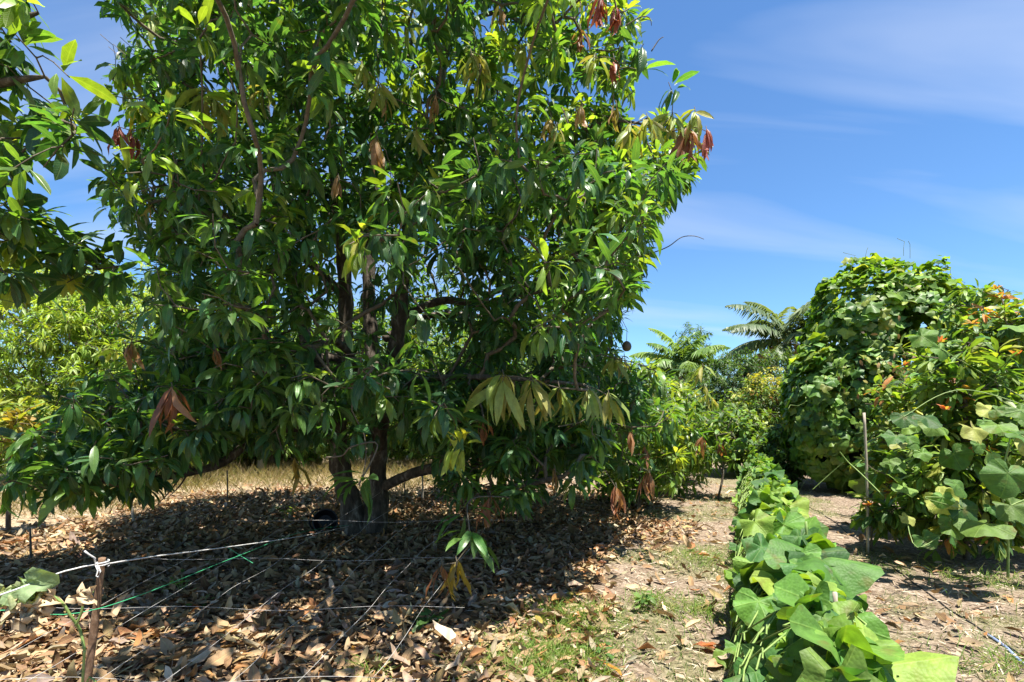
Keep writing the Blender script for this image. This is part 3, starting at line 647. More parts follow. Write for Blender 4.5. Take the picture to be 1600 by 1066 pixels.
lv = Leaves(OVAL); rosettes(lv, lt_t, nrm(DR[tn] + np.array([0, 0, .3])), 8.5, .20, .062, rng.choice([0, 1, 2, 3, 4], len(lt_t), p=[.3, .3, .22, .13, .05]), droop=(.2, .9)); lv.cat()
build_leaves(lv, MANGO_PAL, MAT['mango'], lt, 300)

# pale feathery tree at left, dark one behind it
leafy_tree('shade_tree', 'pale yellow green feathery tree in sun behind the left branches', 'tree', (-9.6, 11.6, 0), [[(0, 0, 0), (.1, 0, 1.2), (0, .1, 2.6)], [(0, 0, .9), (-1.0, 0, 2.2), (-1.4, 0, 3)]], [[.16, .13, .06], [.1, .07, .04]],
           [((-1.3, 0, 2.9), (2.2, 1.6, 2.2)), ((.8, .2, 3.0), (2.0, 1.5, 2.0)), ((1.6, -.3, 1.6), (1.7, 1.2, 1.4)), ((-2.5, -.2, 1.5), (1.4, 1.2, 1.4)), ((0, -.5, 1.2), (1.6, 1.2, 1.1))], 3200, 13, .19, .042, [(.16, .26, .04), (.24, .35, .055), (.31, .40, .08)], [.3, .4, .3], T=SMALL, droop=(.6, 1.5))
leafy_tree('shade_tree', 'tall dark green tree rising behind the pale feathery tree', 'tree', (-13.2, 15.5, 0), [[(0, 0, 0), (.1, 0, 2.2), (0, .1, 4.5)]], [[.22, .16, .08]],
           [((-1, 0, 4.6), (2.2, 2, 1.8)), ((2.2, .2, 3.8), (2.2, 1.7, 1.9)), ((4.2, .2, 3.2), (2.0, 1.7, 1.7)), ((.2, 0, 5.4), (1.6, 1.5, 1.2))], 900, 10, .17, .07, DARK, [.4, .4, .2], shell=.3)
leafy_tree('young_tree', 'low yellow tipped sapling at the left edge under dark branches', 'sapling', (-6.3, 6.4, 0), [[(0, 0, 0), (.02, 0, .8), (0, .05, 1.5)]], [[.03, .02, .01]],
           [((0, 0, 1.35), (.5, .5, .4))], 60, 9, .2, .05, [(.12, .2, .03), (.24, .28, .05), (.32, .24, .06)], [.3, .45, .25], T=MANGO, singles=60)
# row of sunlit trees glimpsed behind the big mango
for i, (x, y, h, r) in enumerate([(-6.6, 14.0, 4.6, 2.1), (-3.9, 14.6, 4.9, 2.1), (-1.0, 14.2, 4.4, 2.0), (1.6, 15.2, 3.7, 1.9), (-2.6, 19.5, 6.2, 2.6), (3.7, 18.5, 3.6, 1.8), (-7.5, 20.0, 6.2, 2.8), (1.6, 20.5, 4.6, 2.2)]):
    leafy_tree('orchard_tree', 'sunlit green orchard tree glimpsed through gaps behind the big mango', 'tree', (x, y, 0), [[(0, 0, 0), (.05, 0, .7), (0, .1, h * .6)]], [[.13, .11, .05]],
               [((0, 0, h * .56), (r, r * .9, h * .42)), ((r * .5, -.3, h * .38), (r * .7, r * .7, h * .3)), ((-r * .5, -.2, h * .4), (r * .7, r * .7, h * .32))], 1300, 11, .20, .06, GREEN, [.22, .33, .28, .17], group='sunlit trees behind the big mango')
for i, (x, y, h, r) in enumerate([(-15.5, 18.5, 2.6, 2.0), (-12.0, 17.6, 2.2, 1.9), (-9.0, 17.2, 2.4, 1.8), (-5.4, 17.4, 2.2, 1.9), (-2.4, 17.0, 2.0, 1.8), (.6, 17.6, 2.1, 1.8), (3.2, 21.5, 2.2, 1.9), (-13.0, 14.6, 2.6, 1.8), (-10.4, 14.9, 2.2, 1.6), (-7.9, 15.4, 2.2, 1.6), (-18.5, 24, 4.5, 3.0), (-13.5, 26, 4.5, 3.2)]):
    leafy_tree('bush', 'low green bush in the line beyond the dry grass, behind the big mango', 'bush', (x, y, 0), [[(0, 0, 0), (0, 0, h * .5)]], [[.06, .03]], [((0, 0, h * .42), (r, r * .7, h * .55)), ((r * .7, 0, h * .3), (r * .7, r * .6, h * .35))], 620, 10, .17, .07, GREEN, [.25, .33, .27, .15], group='bushes beyond the dry grass')
# young mangoes of the row along the path
for i, (d, x, h, r, lab) in enumerate([(7.9, 1.95, 2.4, 1.0, 'young mango with bronze hanging leaves beside the path, first behind the big tree'), (9.6, 2.95, 2.3, .95, 'second young mango of the path row with yellow green top leaves'), (11.6, 3.75, 2.0, .8, 'third young mango of the path row, half hidden'), (14.2, 4.5, 1.5, .8, 'fourth and smallest young mango at the far end of the path row')]):
    t = leafy_tree('young_mango', lab, 'sapling', (x, d, 0), [[(0, 0, 0), (.03, 0, .5), (0, .05, h * .6)]], [[.035, .028, .015]],
                   [((0, 0, h * .62), (r, r, h * .36)), ((.1, -.15, h * .36), (r * .8, r * .8, h * .26))], 150, 9, .22, .052, [(.05, .12, .025), (.08, .16, .03), (.14, .22, .045), (.22, .28, .06)], [.3, .3, .25, .15], T=MANGO, mat='mango', group='young mango plants along the path', singles=110, tipyoung=(3, h * .7, h), twig=.003)
    for q in range(5):
        a = rng.uniform(-2.6, -.3); flush(['YELLOWGREEN', 'BRONZE', 'YELLOWGREEN', 'TAN', 'BRONZE'][q], np.array([x + r * .95 * math.cos(a), d + r * .95 * math.sin(a), h * [.92, .45, .8, .7, .5][q]]), 8, .26, t)
# undergrowth along that row
for i, (d, x, lab) in enumerate([(8.8, 2.0, 'low pale green shrub right behind the first young mango of the path row'), (10.4, 2.95, 'low pale green shrub right behind the second young mango of the path row'), (12.4, 3.85, 'low pale green shrub right behind the third young mango of the path row'), (15.6, 5.2, 'low pale green shrub just past the smallest young mango'), (17.5, 6.2, 'farthest low pale green shrub of the path row')]):
    leafy_tree('low_shrub', lab, 'shrub', (x, d, 0), [[(0, 0, 0), (.02, 0, .4)]], [[.02, .01]], [((0, 0, .5), (.65, .6, .5))], 150, 9, .11, .05, GREEN, [.2, .3, .3, .2], group='low shrubs in the path row', back=.2)

# far end of the path: bushes, dark evergreen, yellow bush
leafy_tree('evergreen_bush', 'dark green dense bush between the two palms', 'bush', (9.3, 21.5, 0), [[(0, 0, 0), (0, 0, 1.6)]], [[.1, .06]], [((0, 0, 2.4), (1.4, 1.2, 2.0)), ((1.8, .3, 2.5), (1.7, 1.2, 1.9)), ((-1.6, 0, 1.9), (1.3, 1, 1.7))], 2300, 10, .18, .05, DARK + [(.09, .16, .035)], [.3, .3, .2, .2])
leafy_tree('flowering_bush', 'bush with yellow and orange young tips left of the vine covered tree', 'bush', (6.7, 13.6, 0), [[(0, 0, 0), (0, 0, 1.2)]], [[.06, .04]], [((0, 0, 1.45), (1.05, .9, 1.35)), ((.9, .2, 1.4), (.9, .8, 1.2)), ((-.7, -.1, 1.0), (.9, .8, .9))], 1400, 9, .13, .045, GREEN + [(.34, .33, .06), (.46, .24, .06)], [.2, .3, .25, .15, .07, .03], tipyoung=(4, 1.7, 2.8))
leafy_tree('leafy_bush', 'light green bush beyond the end of the vine row', 'bush', (5.55, 12.6, 0), [[(0, 0, 0), (0, 0, 1.0)]], [[.04, .02]], [((0, 0, .95), (.75, .7, .85))], 420, 9, .13, .06, GREEN, [.2, .3, .3, .2])
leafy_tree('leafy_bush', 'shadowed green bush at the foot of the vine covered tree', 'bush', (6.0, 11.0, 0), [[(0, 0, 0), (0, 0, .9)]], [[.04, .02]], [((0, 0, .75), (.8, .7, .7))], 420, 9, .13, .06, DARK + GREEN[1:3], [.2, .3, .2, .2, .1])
for x, y, h, lab in [(6.6, 26, 2.4, 'distant green bush left of the pale palm, past the path row'), (8.4, 29, 2.6, 'distant green bush closing the far end of the path under the pale palm'), (12.5, 27, 3.6, 'distant green bush at the foot of the coconut palm'), (15.5, 25, 3.6, 'distant green bush mostly hidden behind the vine covered tree')]:
    leafy_tree('distant_bush', lab, 'bush', (x, y, 0), [[(0, 0, 0), (0, 0, h * .5)]], [[.06, .04]], [((0, 0, h * .5), (1.7, 1.4, h * .5))], 420, 9, .2, .08, GREEN, [.3, .35, .25, .1], group='bushes at the far end')
# slender sapling at the near end of the path edge
leafy_tree('thin_sapling', 'thin bare stemmed sapling on the path beside the far vine row', 'sapling', tuple(G(1121, 782)), [[(0, 0, 0), (.1, 0, .45), (.12, .05, 1.0), (.3, .05, 1.5)], [(.1, 0, .5), (-.25, 0, 1.0), (-.4, 0, 1.35)]], [[.022, .018, .012, .006], [.012, .008, .005]],
           [((.1, 0, 1.15), (.6, .5, .5))], 45, 6, .15, .07, GREEN, [.25, .3, .25, .2], T=OVAL, singles=60)

# ------------------------------------------------------------------ palms
def palm(base, top, nf, fl, label, dead=0, leaf=.5, lean=0, pal=((.05, .11, .03), (.09, .15, .035))):
    t = thing('palm_tree', base, label, 'palm'); b = np.array(base); c = b + np.array([lean, 0, top])
    tube('trunk', [b, b + np.array([lean * .3, 0, top * .5]), c], [.17, .12, .11], MAT['bark'], t, 10, .25, .08)
    for i in range(nf):
        a = i * 2.399 + rng.normal(0, .15); e = R(78) - (i / nf) * R(95) + rng.normal(0, .08); f = fl * rng.uniform(.85, 1.1)
        s = np.linspace(0, 1, 13); el = e - s ** 1.4 * R(75); rad = np.array([math.cos(a), math.sin(a), 0])
        step = f / 12; P = [c]
        for q in range(12): P.append(P[-1] + step * (rad * math.cos(el[q]) + np.array([0, 0, math.sin(el[q])])))
        P = np.array(P); r = np.linspace(.022, .004, 13)
        isd = i >= nf - dead
        V, F, _, _ = tube_arrays(P, r, 4)
        m = 54; u = np.linspace(.14, .99, m); ix = u * 12; i0 = np.minimum(ix.astype(int), 11); fr = (ix - i0)[:, None]
        Bp = P[i0] * (1 - fr) + P[i0 + 1] * fr; tg = nrm(P[i0 + 1] - P[i0]); side = np.cross(tg, np.array([0, 0, 1.])); side = nrm(side + 1e-6)
        nn = np.cross(side, tg); B2, D2, L2 = [], [], []
        for sg in (-1, 1):
            D2.append(nrm(side * sg * .9 + tg * .55 + nn * .18 + rng.normal(0, .09, (m, 3)) + np.array([0, 0, -.40]))); B2.append(Bp); L2.append(leaf * np.sin(np.pi * (u * .8 + .16)) * np.exp(rng.normal(0, .1, m)))
        B2, D2, L2 = np.vstack(B2), np.vstack(D2), np.concatenate(L2)
        Dn, Nn, Sn = frames(D2, np.tile([0, 0, 1.], (2 * m, 1)), rng.normal(0, .25, 2 * m))
        T = SMALL; LV = leaf_verts(T, B2, Dn, Nn, Sn, L2, .12, 1.1, .1, 0, 0); k = len(T.t)
        LF = (T.F[None] + (np.arange(2 * m) * k)[:, None, None]).reshape(-1, 4) + len(V)
        pc = np.array((.38, .27, .15)) if isd else np.array(pal[i % 2])
        colr = np.tile(pc, (len(V) + 2 * m * k, 1)) * np.exp(rng.normal(0, .12, (len(V) + 2 * m * k, 1))); colr[:len(V)] = pc * 1.5 + .03
        me = mesh_np('frond', np.vstack([V, LV.reshape(-1, 3)]), np.vstack([F, LF]), MAT['soft'], np.vstack([np.zeros((len(V), 2)), np.tile(T.uv, (2 * m, 1))]), colr)
        link('frond', me, t, label='dry brown hanging frond' if isd else None)
palm((9.2, 27.5, 0), 4.0, 26, 3.0, 'pale green feather palm at the end of the path', 2, .85, 0, ((.13, .23, .05), (.18, .28, .06)))
palm((13.0, 23.5, 0), 4.9, 24, 3.4, 'coconut palm leaning behind the vine covered tree, with dry lower fronds', 3, .85, -.3, ((.09, .14, .06), (.13, .18, .07)))
leafy_tree('tall_tree', 'dark thin topped tree behind the pale palm', 'tree', (11.6, 33, 0), [[(0, 0, 0), (0, 0, 5.5)]], [[.15, .05]], [((0, 0, 6.3), (1.3, 1, 1.3)), ((.4, 0, 4.8), (1.4, 1, 1.2))], 160, 10, .35, .07, DARK, [.4, .4, .2])

# ------------------------------------------------------------------ tree smothered by vines on the right
dome = thing('vine_covered_tree', (7.1, 10.3, 0), 'tall round topped tree smothered in green vines right of the path', 'tree')
dst = [([np.array([6.9, 10.3, 0]), np.array([6.95, 10.3, 1.6]), np.array([7.1, 10.4, 3.2])], [.13, .1, .05]), ([np.array([7.7, 10.6, 0]), np.array([7.7, 10.6, 1.5]), np.array([7.9, 10.6, 3.0])], [.1, .08, .04])]
for i, (P, r) in enumerate(dst): tube('trunk', P, r, MAT['bark'], dome, 8, .15, .1, seed=i)
DL = [((7.6, 10.3, 2.75), (1.6, 1.3, 1.72)), ((6.45, 10.1, 1.45), (1.0, 1.0, 1.45)), ((8.2, 10.4, 2.2), (1.4, 1.2, 1.85)), ((9.3, 10.8, 2.2), (1.4, 1.1, 1.85)), ((6.6, 9.9, 2.2), (.7, .8, .85)), ((7.2, 9.3, 1.1), (.8, .6, .9))]
lv = Leaves(IVY); P_, N_ = [], []
for (c, rd), n in zip(DL, (3800, 2400, 2700, 2200, 900, 900)):
    q = nrm(rng.normal(0, 1, (n, 3))); c, rd = np.array(c), np.array(rd)
    bump = 1 + .30 * (vnoise(q[:, 0] * 3 + 5, q[:, 2] * 3 + q[:, 1] * 2, 31) - .5) * 2
    p = c + q * rd * (bump * (1 - np.abs(rng.normal(0, .09, n))))[:, None]
    P_.append(p); N_.append(nrm(q / rd))
P_, N_ = np.vstack(P_), np.vstack(N_)
inside = np.zeros(len(P_), bool)
for c, rd in DL: inside |= (((P_ - np.array(c)) / np.array(rd)) ** 2).sum(1) < .52
hole = vnoise(P_[:, 0] * 2.4, P_[:, 2] * 2.4, 35) < .19
k = ~inside & (P_[:, 2] > .12) & ~hole; P_, N_ = P_[k], N_[k]
out_ = nrm(N_ + np.array([0, 0, .45])); down = np.tile([0, 0, -1.], (len(P_), 1)) + rng.normal(0, .45, P_.shape)
D_ = nrm(down - N_ * (down * N_).sum(1, keepdims=True) + N_ * .35)
vine_pal = rng.choice(4, len(P_), p=[.25, .35, .28, .12])  # leaf tones picked at random
lv.add(P_, D_, *(2 * [.15 * np.exp(rng.normal(0, .33, len(P_)))]), rng.uniform(.1, .9, len(P_)), vine_pal, cup=-.15, wav=.25, up=out_, roll=.35); lv.cat()
build_leaves(lv, [(.07, .155, .03), (.115, .22, .035), (.17, .28, .04), (.28, .34, .06)], MAT['ivy'], dome, 300, T_lo=broad(11, (1.0,), lob=.08))
dch = []
for i in range(130):
    a = rng.integers(0, len(P_)); p = P_[a].copy(); ch = [p]
    for q in range(7): p = p + np.array([rng.normal(0, .07), rng.normal(0, .05), rng.normal(-.06, .08)]) ; ch.append(p)
    dch.append((np.array(ch), .004))
for px, py in ((1330, 400), (1352, 392), (1412, 378), (1422, 382), (1468, 412)):
    b = W(px, py + 22, 10.0); dch.append((np.array([b, b + (.0, 0, .15), b + (rng.normal(0, .05), 0, .28), b + (rng.normal(0, .1), 0, .34)]), .006))
tubes_joined('vine_stems', dch, MAT['greenstem'], dome, 4, 'stuff')
# dead brown leaves caught in the gap of the vines
lv = Leaves(OVAL); n = 260; q = rng.normal(0, 1, (n, 3)) * np.array([.55, .15, .55]) + np.array([7.35, 9.05, 1.9]); lv.add(q, nrm(rng.normal(0, 1, (n, 3)) + np.array([0, 0, -1.])), .12, .05, .8, rng.choice(3, n)); lv.cat()
build_leaves(lv, [(.22, .13, .06), (.3, .2, .1), (.2, .19, .06)], MAT['dead'], dome, 0, name='dry_leaves')

# ------------------------------------------------------------------ shrubs at the right edge
ORNG = [(.06, .14, .03), (.11, .21, .035), (.18, .28, .045), (.30, .34, .06), (.46, .20, .06)]
def shrub(name, label, base, st, r, lobes, ntips, singles, L=.165, Wd=.05, ty=None):
    return leafy_tree(name, label, 'shrub', base, st, r, lobes, ntips, 9, L, Wd, ORNG, [.18, .32, .30, .18, .02], T=OVAL, mat='soft', singles=singles, tipyoung=ty, droop=(.2, .9), el=(-.2, .9), twig=.004, barkm='twig', shell=.35)
sh1 = shrub('avocado_shrub', 'upright shrub with orange red shoot tips at the right edge', (4.75, 5.35, 0), [[(0, 0, 0), (-.05, 0, .9), (-.1, -.1, 1.6), (-.2, -.1, 2.1)], [(0, 0, .3), (.4, 0, 1.0), (.6, 0, 1.5)]], [[.03, .025, .02, .012], [.02, .015, .008]],
            [((-.12, -.1, 1.95), (.42, .4, .42)), ((.25, 0, 1.45), (.7, .5, .55)), ((-.1, 0, .95), (.75, .55, .5)), ((.5, 0, .7), (.7, .5, .5)), ((-.1, -.1, .45), (.8, .5, .4))], 520, 260)
sh2 = shrub('avocado_shrub', 'taller yellow green shrub against the sky behind the upright one', (6.6, 6.9, 0), [[(0, 0, 0), (-.1, 0, 1.4), (0, -.1, 2.5)]], [[.04, .03, .012]],
            [((-.25, -.1, 2.75), (.6, .5, .5)), ((.3, 0, 2.2), (.9, .6, .7)), ((-.3, 0, 1.5), (.8, .6, .7)), ((-.7, 0, 2.1), (.6, .5, .6))], 520, 150)
sh3 = shrub('avocado_seedling', 'small seedling with yellow and orange top leaves at the foot of the thin pole', (4.02, 5.72, 0), [[(0, 0, 0), (.0, 0, .3), (-.02, -.1, .42)]], [[.012, .01, .006]],
            [((.0, -.05, .48), (.22, .2, .16)), ((.3, 0, .36), (.3, .2, .18))], 26, 80, L=.16)
sh4 = shrub('avocado_shrub', 'low tangled shrub under the gourd vine at right', (5.25, 6.3, 0), [[(0, 0, 0), (.05, 0, .5), (0, 0, .9)]], [[.02, .015, .01]],
            [((-.1, 0, .75), (.75, .5, .55)), ((.7, 0, .9), (.8, .5, .6)), ((-.35, 0, 1.5), (.5, .4, .6))], 380, 150, L=.14)
for p in (W(1519, 506, 5.2), W(1412, 572, 5.3), W(1588, 556, 5.0), W(1470, 535, 5.3), W(1360, 790, 5.5), W(1478, 640, 5.0), W(1555, 452, 6.6)):
    lv = Leaves(OVAL); n = 9; a = rng.uniform(0, 6.28, n); el = rng.uniform(.1, 1.1, n)
    lv.add(np.tile(p, (n, 1)), np.stack([np.cos(a) * np.cos(el), np.sin(a) * np.cos(el), np.sin(el)], 1), rng.uniform(.05, .10, n), .025, .5, rng.choice(2, n)); lv.cat()
    a_ = lv.a; V = leaf_verts(OVAL, a_['B'], a_['D'], a_['N'], a_['S'], a_['L'], a_['W'], a_['droop'], a_['cup'], a_['wav'], a_['ph']); m = len(OVAL.t)
    par = min((sh1, sh2, sh3, sh4), key=lambda s: (s.location - Vector(p)).length)
    link('shoot_tip', mesh_np('shoot_tip', V.reshape(-1, 3), (OVAL.F[None] + (np.arange(n) * m)[:, None, None]).reshape(-1, 4), MAT['young'], np.tile(OVAL.uv, (n, 1)), np.repeat(np.array([(.55, .16, .06), (.5, .3, .07)])[a_['pal']], m, 0)), par, label='orange red young shoot tip')
# gourd vine sprawling over them
gv = thing('gourd_vine', (4.6, 4.75, 0), 'gourd vine with large lobed leaves sprawling over shrubs at the right edge', 'vine')
lv = Leaves(GOURD); pts = []
for px, py, d, s in [(1540, 838, 4.2, .30), (1470, 798, 4.4, .22), (1505, 815, 4.35, .22), (1575, 760, 4.1, .27), (1465, 685, 4.7, .21), (1420, 705, 4.8, .17), (1520, 690, 4.5, .2), (1590, 700, 4.3, .2), (1580, 810, 4.2, .22), (1440, 545, 5.2, .2), (1470, 565, 5.1, .17), (1490, 730, 4.6, .2), (1550, 730, 4.3, .18), (1595, 660, 4.5, .2), (1590, 530, 5.2, .24), (1390, 740, 5.0, .13)]:
    pts.append((W(px, py - 20, d), s))
for i in range(55): pts.append((W(rng.uniform(1390, 1720), rng.uniform(630, 850), rng.uniform(4.3, 5.1)), rng.uniform(.09, .19)))
B_ = np.array([p for p, s in pts]); s_ = np.array([s for p, s in pts]); n = len(B_)
Nn = nrm(np.array([-.1, -.75, .75]) + rng.normal(0, .33, (n, 3))); Dd = np.array([0, -.35, -1.]) + rng.normal(0, .45, (n, 3))
lv.add(B_, nrm(Dd - Nn * (Dd * Nn).sum(1, keepdims=True)), s_, s_ * 1.05, rng.uniform(.1, .8, n), rng.choice(4, n, p=[.3, .35, .25, .1]), cup=-.12, wav=.2, up=Nn, roll=.25); lv.cat()
build_leaves(lv, [(.06, .14, .03), (.095, .19, .035), (.15, .25, .05), (.32, .34, .09)], MAT['gourd'], gv, 136)
ch = []
for i in range(9):
    a = B_[rng.integers(0, 40)]; b = B_[rng.integers(0, n)]
    if np.linalg.norm(a - b) > 1.3: continue
    m_ = (a + b) / 2 + rng.normal(0, .16, 3); ch.append((resample([a, m_, b], [.004] * 3, .08)[0], .004))
ch.append((resample([W(1312, 706, 5.4), W(1325, 722, 5.4), W(1345, 740, 5.3), W(1380, 775, 5.1)], [.006] * 4, .05)[0], .006))
ch.append((resample([W(1270, 765, 5.6), W(1300, 738, 5.5), W(1318, 722, 5.4)], [.004] * 3, .05)[0], .004))
tubes_joined('vine_stems', ch, MAT['greenstem'], gv, 5, 'stuff')
tube('stem', [np.array([4.6, 4.75, 0]), np.array([4.55, 4.7, .4]), np.array([4.4, 4.6, .9]), np.array([4.5, 4.6, 1.4])], [.012, .01, .008, .005], MAT['greenstem'], gv, 6, .08)

# ------------------------------------------------------------------ low vine row
def rowc(y): return 1.66 + .450 * (y - 2.9)
row = thing('gourd_vine_row', (rowc(2.9), 2.9, 0), 'long low row of broad leaved green gourd vines beside the path', 'vine row')
n = 2500; yy = 1.7 + 11.0 * rng.random(n) ** 1.05; th = rng.uniform(-.12, np.pi + .12, n); sd_ = nrm(np.array([[.916, -.40, 0]]))[0]
hh = .60 + .07 * np.sin(yy * 2.7) + .05 * np.sin(yy * 6.1 + 1); ww = .22 + .05 * np.sin(yy * 3.3 + 2) + .05 * (vnoise(yy * 2.2, (np.cos(th) > 0) * 9.0, 51) - .5) * 2
B_ = np.stack([rowc(yy), yy, np.zeros(n)], 1) + sd_[None] * (np.cos(th) * ww)[:, None] * np.exp(rng.normal(0, .08, n))[:, None] + np.array([0, 0, 1.])[None] * (np.maximum(np.sin(th), 0) * hh * rng.uniform(.82, 1.05, n) + .06)[:, None]
Nn = nrm(sd_[None] * np.cos(th)[:, None] * .75 + np.array([0, 0, 1.])[None] * (.35 + np.sin(th))[:, None] + rng.normal(0, .5, (n, 3)))
Dd = sd_[None] * np.cos(th)[:, None] + np.array([[-.1, -.5, -.6]]) + rng.normal(0, .4, (n, 3)); Dd = nrm(Dd - Nn * (Dd * Nn).sum(1, keepdims=True))
sz = np.where(rng.random(n) < .55, .10, .17) * np.exp(rng.normal(0, .28, n)) * (1.12 - .025 * (yy - 2))
near = []
for px, py, d, s in [(1210, 905, 2.85, .23), (1190, 855, 3.1, .2), (1270, 890, 2.9, .22), (1245, 985, 2.45, .23), (1185, 940, 2.7, .22), (1180, 815, 3.6, .2), (1285, 950, 2.6, .25), (1325, 1050, 2.25, .15), (1180, 1050, 2.3, .2), (1250, 845, 3.3, .22), (1225, 820, 3.6, .2)]:
    p = W(px, py, d); near.append(np.r_[p, s])
for i in range(150):
    y = 2.0 + 9 * rng.random() ** 1.2; sgn = rng.choice([-1, 1]); p = np.array([rowc(y), y, 0]) + sd_ * sgn * (.27 + abs(rng.normal(0, .06))); p[2] = rng.uniform(.05, .32); near.append(np.r_[p, rng.uniform(.07, .17)])
near = np.array(near); m_ = len(near)
Nn2 = nrm(np.array([[-.05, -.45, .9]]) + rng.normal(0, .2, (m_, 3))); D2 = np.array([[.05, -.9, -.4]]) + rng.normal(0, .35, (m_, 3)); D2 = nrm(D2 - Nn2 * (D2 * Nn2).sum(1, keepdims=True))
B_ = np.vstack([B_, near[:, :3]]); Nn = np.vstack([Nn, Nn2]); Dd = np.vstack([Dd, D2]); sz = np.concatenate([sz, near[:, 3]]); n = len(B_)
lv = Leaves(GOURD); lv.add(B_, Dd, sz, sz * 1.05, rng.uniform(.1, 1.0, n), rng.choice(4, n, p=[.22, .34, .30, .14]), cup=rng.choice([-.3, -.15, .1], n), wav=.3, up=Nn, roll=.3); lv.cat()
build_leaves(lv, [(.06, .15, .035), (.10, .215, .035), (.15, .27, .04), (.23, .33, .055)], MAT['gourd'], row, 300, T_lo=broad(18, (.5, 1.0)))
ch = []
for i in range(260):
    y = rng.uniform(1.9, 9); t0 = rng.uniform(.3, 2.8); P = []
    for q in range(6):
        t_ = t0 + q * rng.normal(0, .12); y_ = y + q * .09
        P.append(np.array([rowc(y_), y_, 0]) + sd_ * math.cos(t_) * .40 + np.array([0, 0, max(.03, math.sin(t_) * .62)]))
    ch.append((np.array(P), .0045))
for i in range(120):
    j = rng.integers(0, n)
    if B_[j, 1] < 7: ch.append((resample([B_[j], B_[j] - Nn[j] * .07, B_[j] - Nn[j] * .1 - np.array([0, 0, .12])], [.004] * 3, .04)[0], .004))
tubes_joined('vine_stems', ch, MAT['greenstem'], row, 5, 'stuff')
# supports of the vine row
for i, (px, py, d, h, mt, r, lab) in enumerate([(1308, 1066, 2.35, .74, 'pale', .010, 'pale wooden stake nearest the camera in the vine row'), (1262, 870, 3.15, .9, 'greenstem', .008, 'slim green stake standing up between the big gourd leaves'), (1306, 900, 3.0, .72, 'greenstem', .008, 'short green stake at the right side of the big gourd leaves')]):
    b = W(px, py, d); b[2] = -.05
    s = tube('stake', [b, b + np.array([.01, 0, h * .5]), b + np.array([-.01, 0, h])], r, MAT[mt], None, 7, .1, .05); tag(s, lab, 'stake', 'stakes of the vine row')

# ------------------------------------------------------------------ pole, hoses, stakes
pole = thing('pole', tuple(W(1356, 812, 5.6) * np.array([1, 1, 0])), 'thin pale pole standing in front of the vine covered tree', 'pole')
pb = np.array(pole.location); tube('shaft', [pb, pb + np.array([-.01, 0, .8]), W(1350, 645, 5.6)], [.014, .014, .013], MAT['pale'], pole, 8, .2, .05)
def hose(name, pts, r, mat, label):
    P = np.array([G(*p) for p in pts]); P, rr = resample(P, [r] * len(P), .08); P[:, 2] = hgt(P[:, 0], P[:, 1]) + r * .8
    return tag(tube(name, P, r, MAT[mat], None, 7, None), label, 'hose')
hose('irrigation_hose', [(1225, 772), (1262, 790), (1323, 833), (1364, 860), (1420, 905), (1490, 955), (1560, 1000), (1640, 1062)], .006, 'black', 'thin black irrigation hose lying across the right dirt strip')
hose('garden_hose', [(1540, 990), (1560, 1004), (1580, 1022), (1610, 1050)], .010, 'blue', 'faded blue hose piece on the ground at lower right corner')
for px, py, d, hpx, r, lab in [(211, 822, 0, 752, .018, 'grey leaning stake under the low left branch'), (355, 788, 0, 735, .013, 'thin dark stake in the dry grass behind the fallen leaves'), (47, 885, 0, 826, .010, 'short dark stick in dry grass near the left edge'), (660, 782, 0, 742, .02, 'short pale stake right of the mango trunk'), (632, 785, 0, 752, .014, 'short dark stick close to the mango trunk'), (808, 818, 0, 772, .012, 'short dark stick under the right low branch'), (1110, 0, 13, 0, 0, '')]:
    if not r: continue
    b = G(px, py); dd = b[1]; top = W(px - (14 if px == 211 else 0), hpx, dd)
    tag(tube('stake', [b - (0, 0, .05), (b + top) / 2 + np.array([.006, 0, 0]), top], [r, r * .95, r * .85], MAT['pale' if 'pale' in lab or 'grey' in lab else 'twig'], None, 6, .12, .08), lab, 'stake')
pst = thing('post', tuple(G(408, 738)), 'weathered grey post beyond the dry grass, left of the trunk', 'post')
b = np.array(pst.location); tube('shaft', [b, b + np.array([.02, 0, .7]), b + np.array([.08, 0, 1.5])], [.11, .10, .09], MAT['pale'], pst, 8, .2, .12)

# black pot lying by the trunk
pot = thing('plant_pot', tuple(G(508, 834)), 'black plastic plant pot tipped over beside the mango trunk', 'pot')
def pot_mesh():
    prof = [(.10, 0), (.12, .1), (.14, .22), (.15, .24), (.155, .26), (.14, .26), (.13, .22), (.11, .1), (.09, .015)]
    k = 20; V, F = [], []
    for r, z in prof:
        for j in range(k): a = j / k * 6.2832; V.append([r * math.cos(a), r * math.sin(a), z])
    for i in range(len(prof) - 1):
        for j in range(k): F.append([i * k + j, i * k + (j + 1) % k, (i + 1) * k + (j + 1) % k, (i + 1) * k + j])
    F.append(list(range(k))[::-1]); F.append([(len(prof) - 1) * k + j for j in range(k)])
    me = bpy.data.meshes.new('pot_body'); me.from_pydata(V, [], F); me.materials.append(MAT['black']); me.update(); return me
b = np.array(pot.location)
link('pot_body', pot_mesh(), pot, Matrix.Translation(Vector((b[0], b[1], .15))) @ Matrix.Rotation(R(75), 4, 'X') @ Matrix.Rotation(R(20), 4, 'Y') @ Matrix.Translation(Vector((0, 0, -.1))))
tube('handle', [b + np.array([-.13, 0, .02]), b + np.array([-.19, -.02, .14]), b + np.array([-.15, -.03, .28]), b + np.array([-.05, -.03, .32])], .012, MAT['black'], pot, 7, .04)

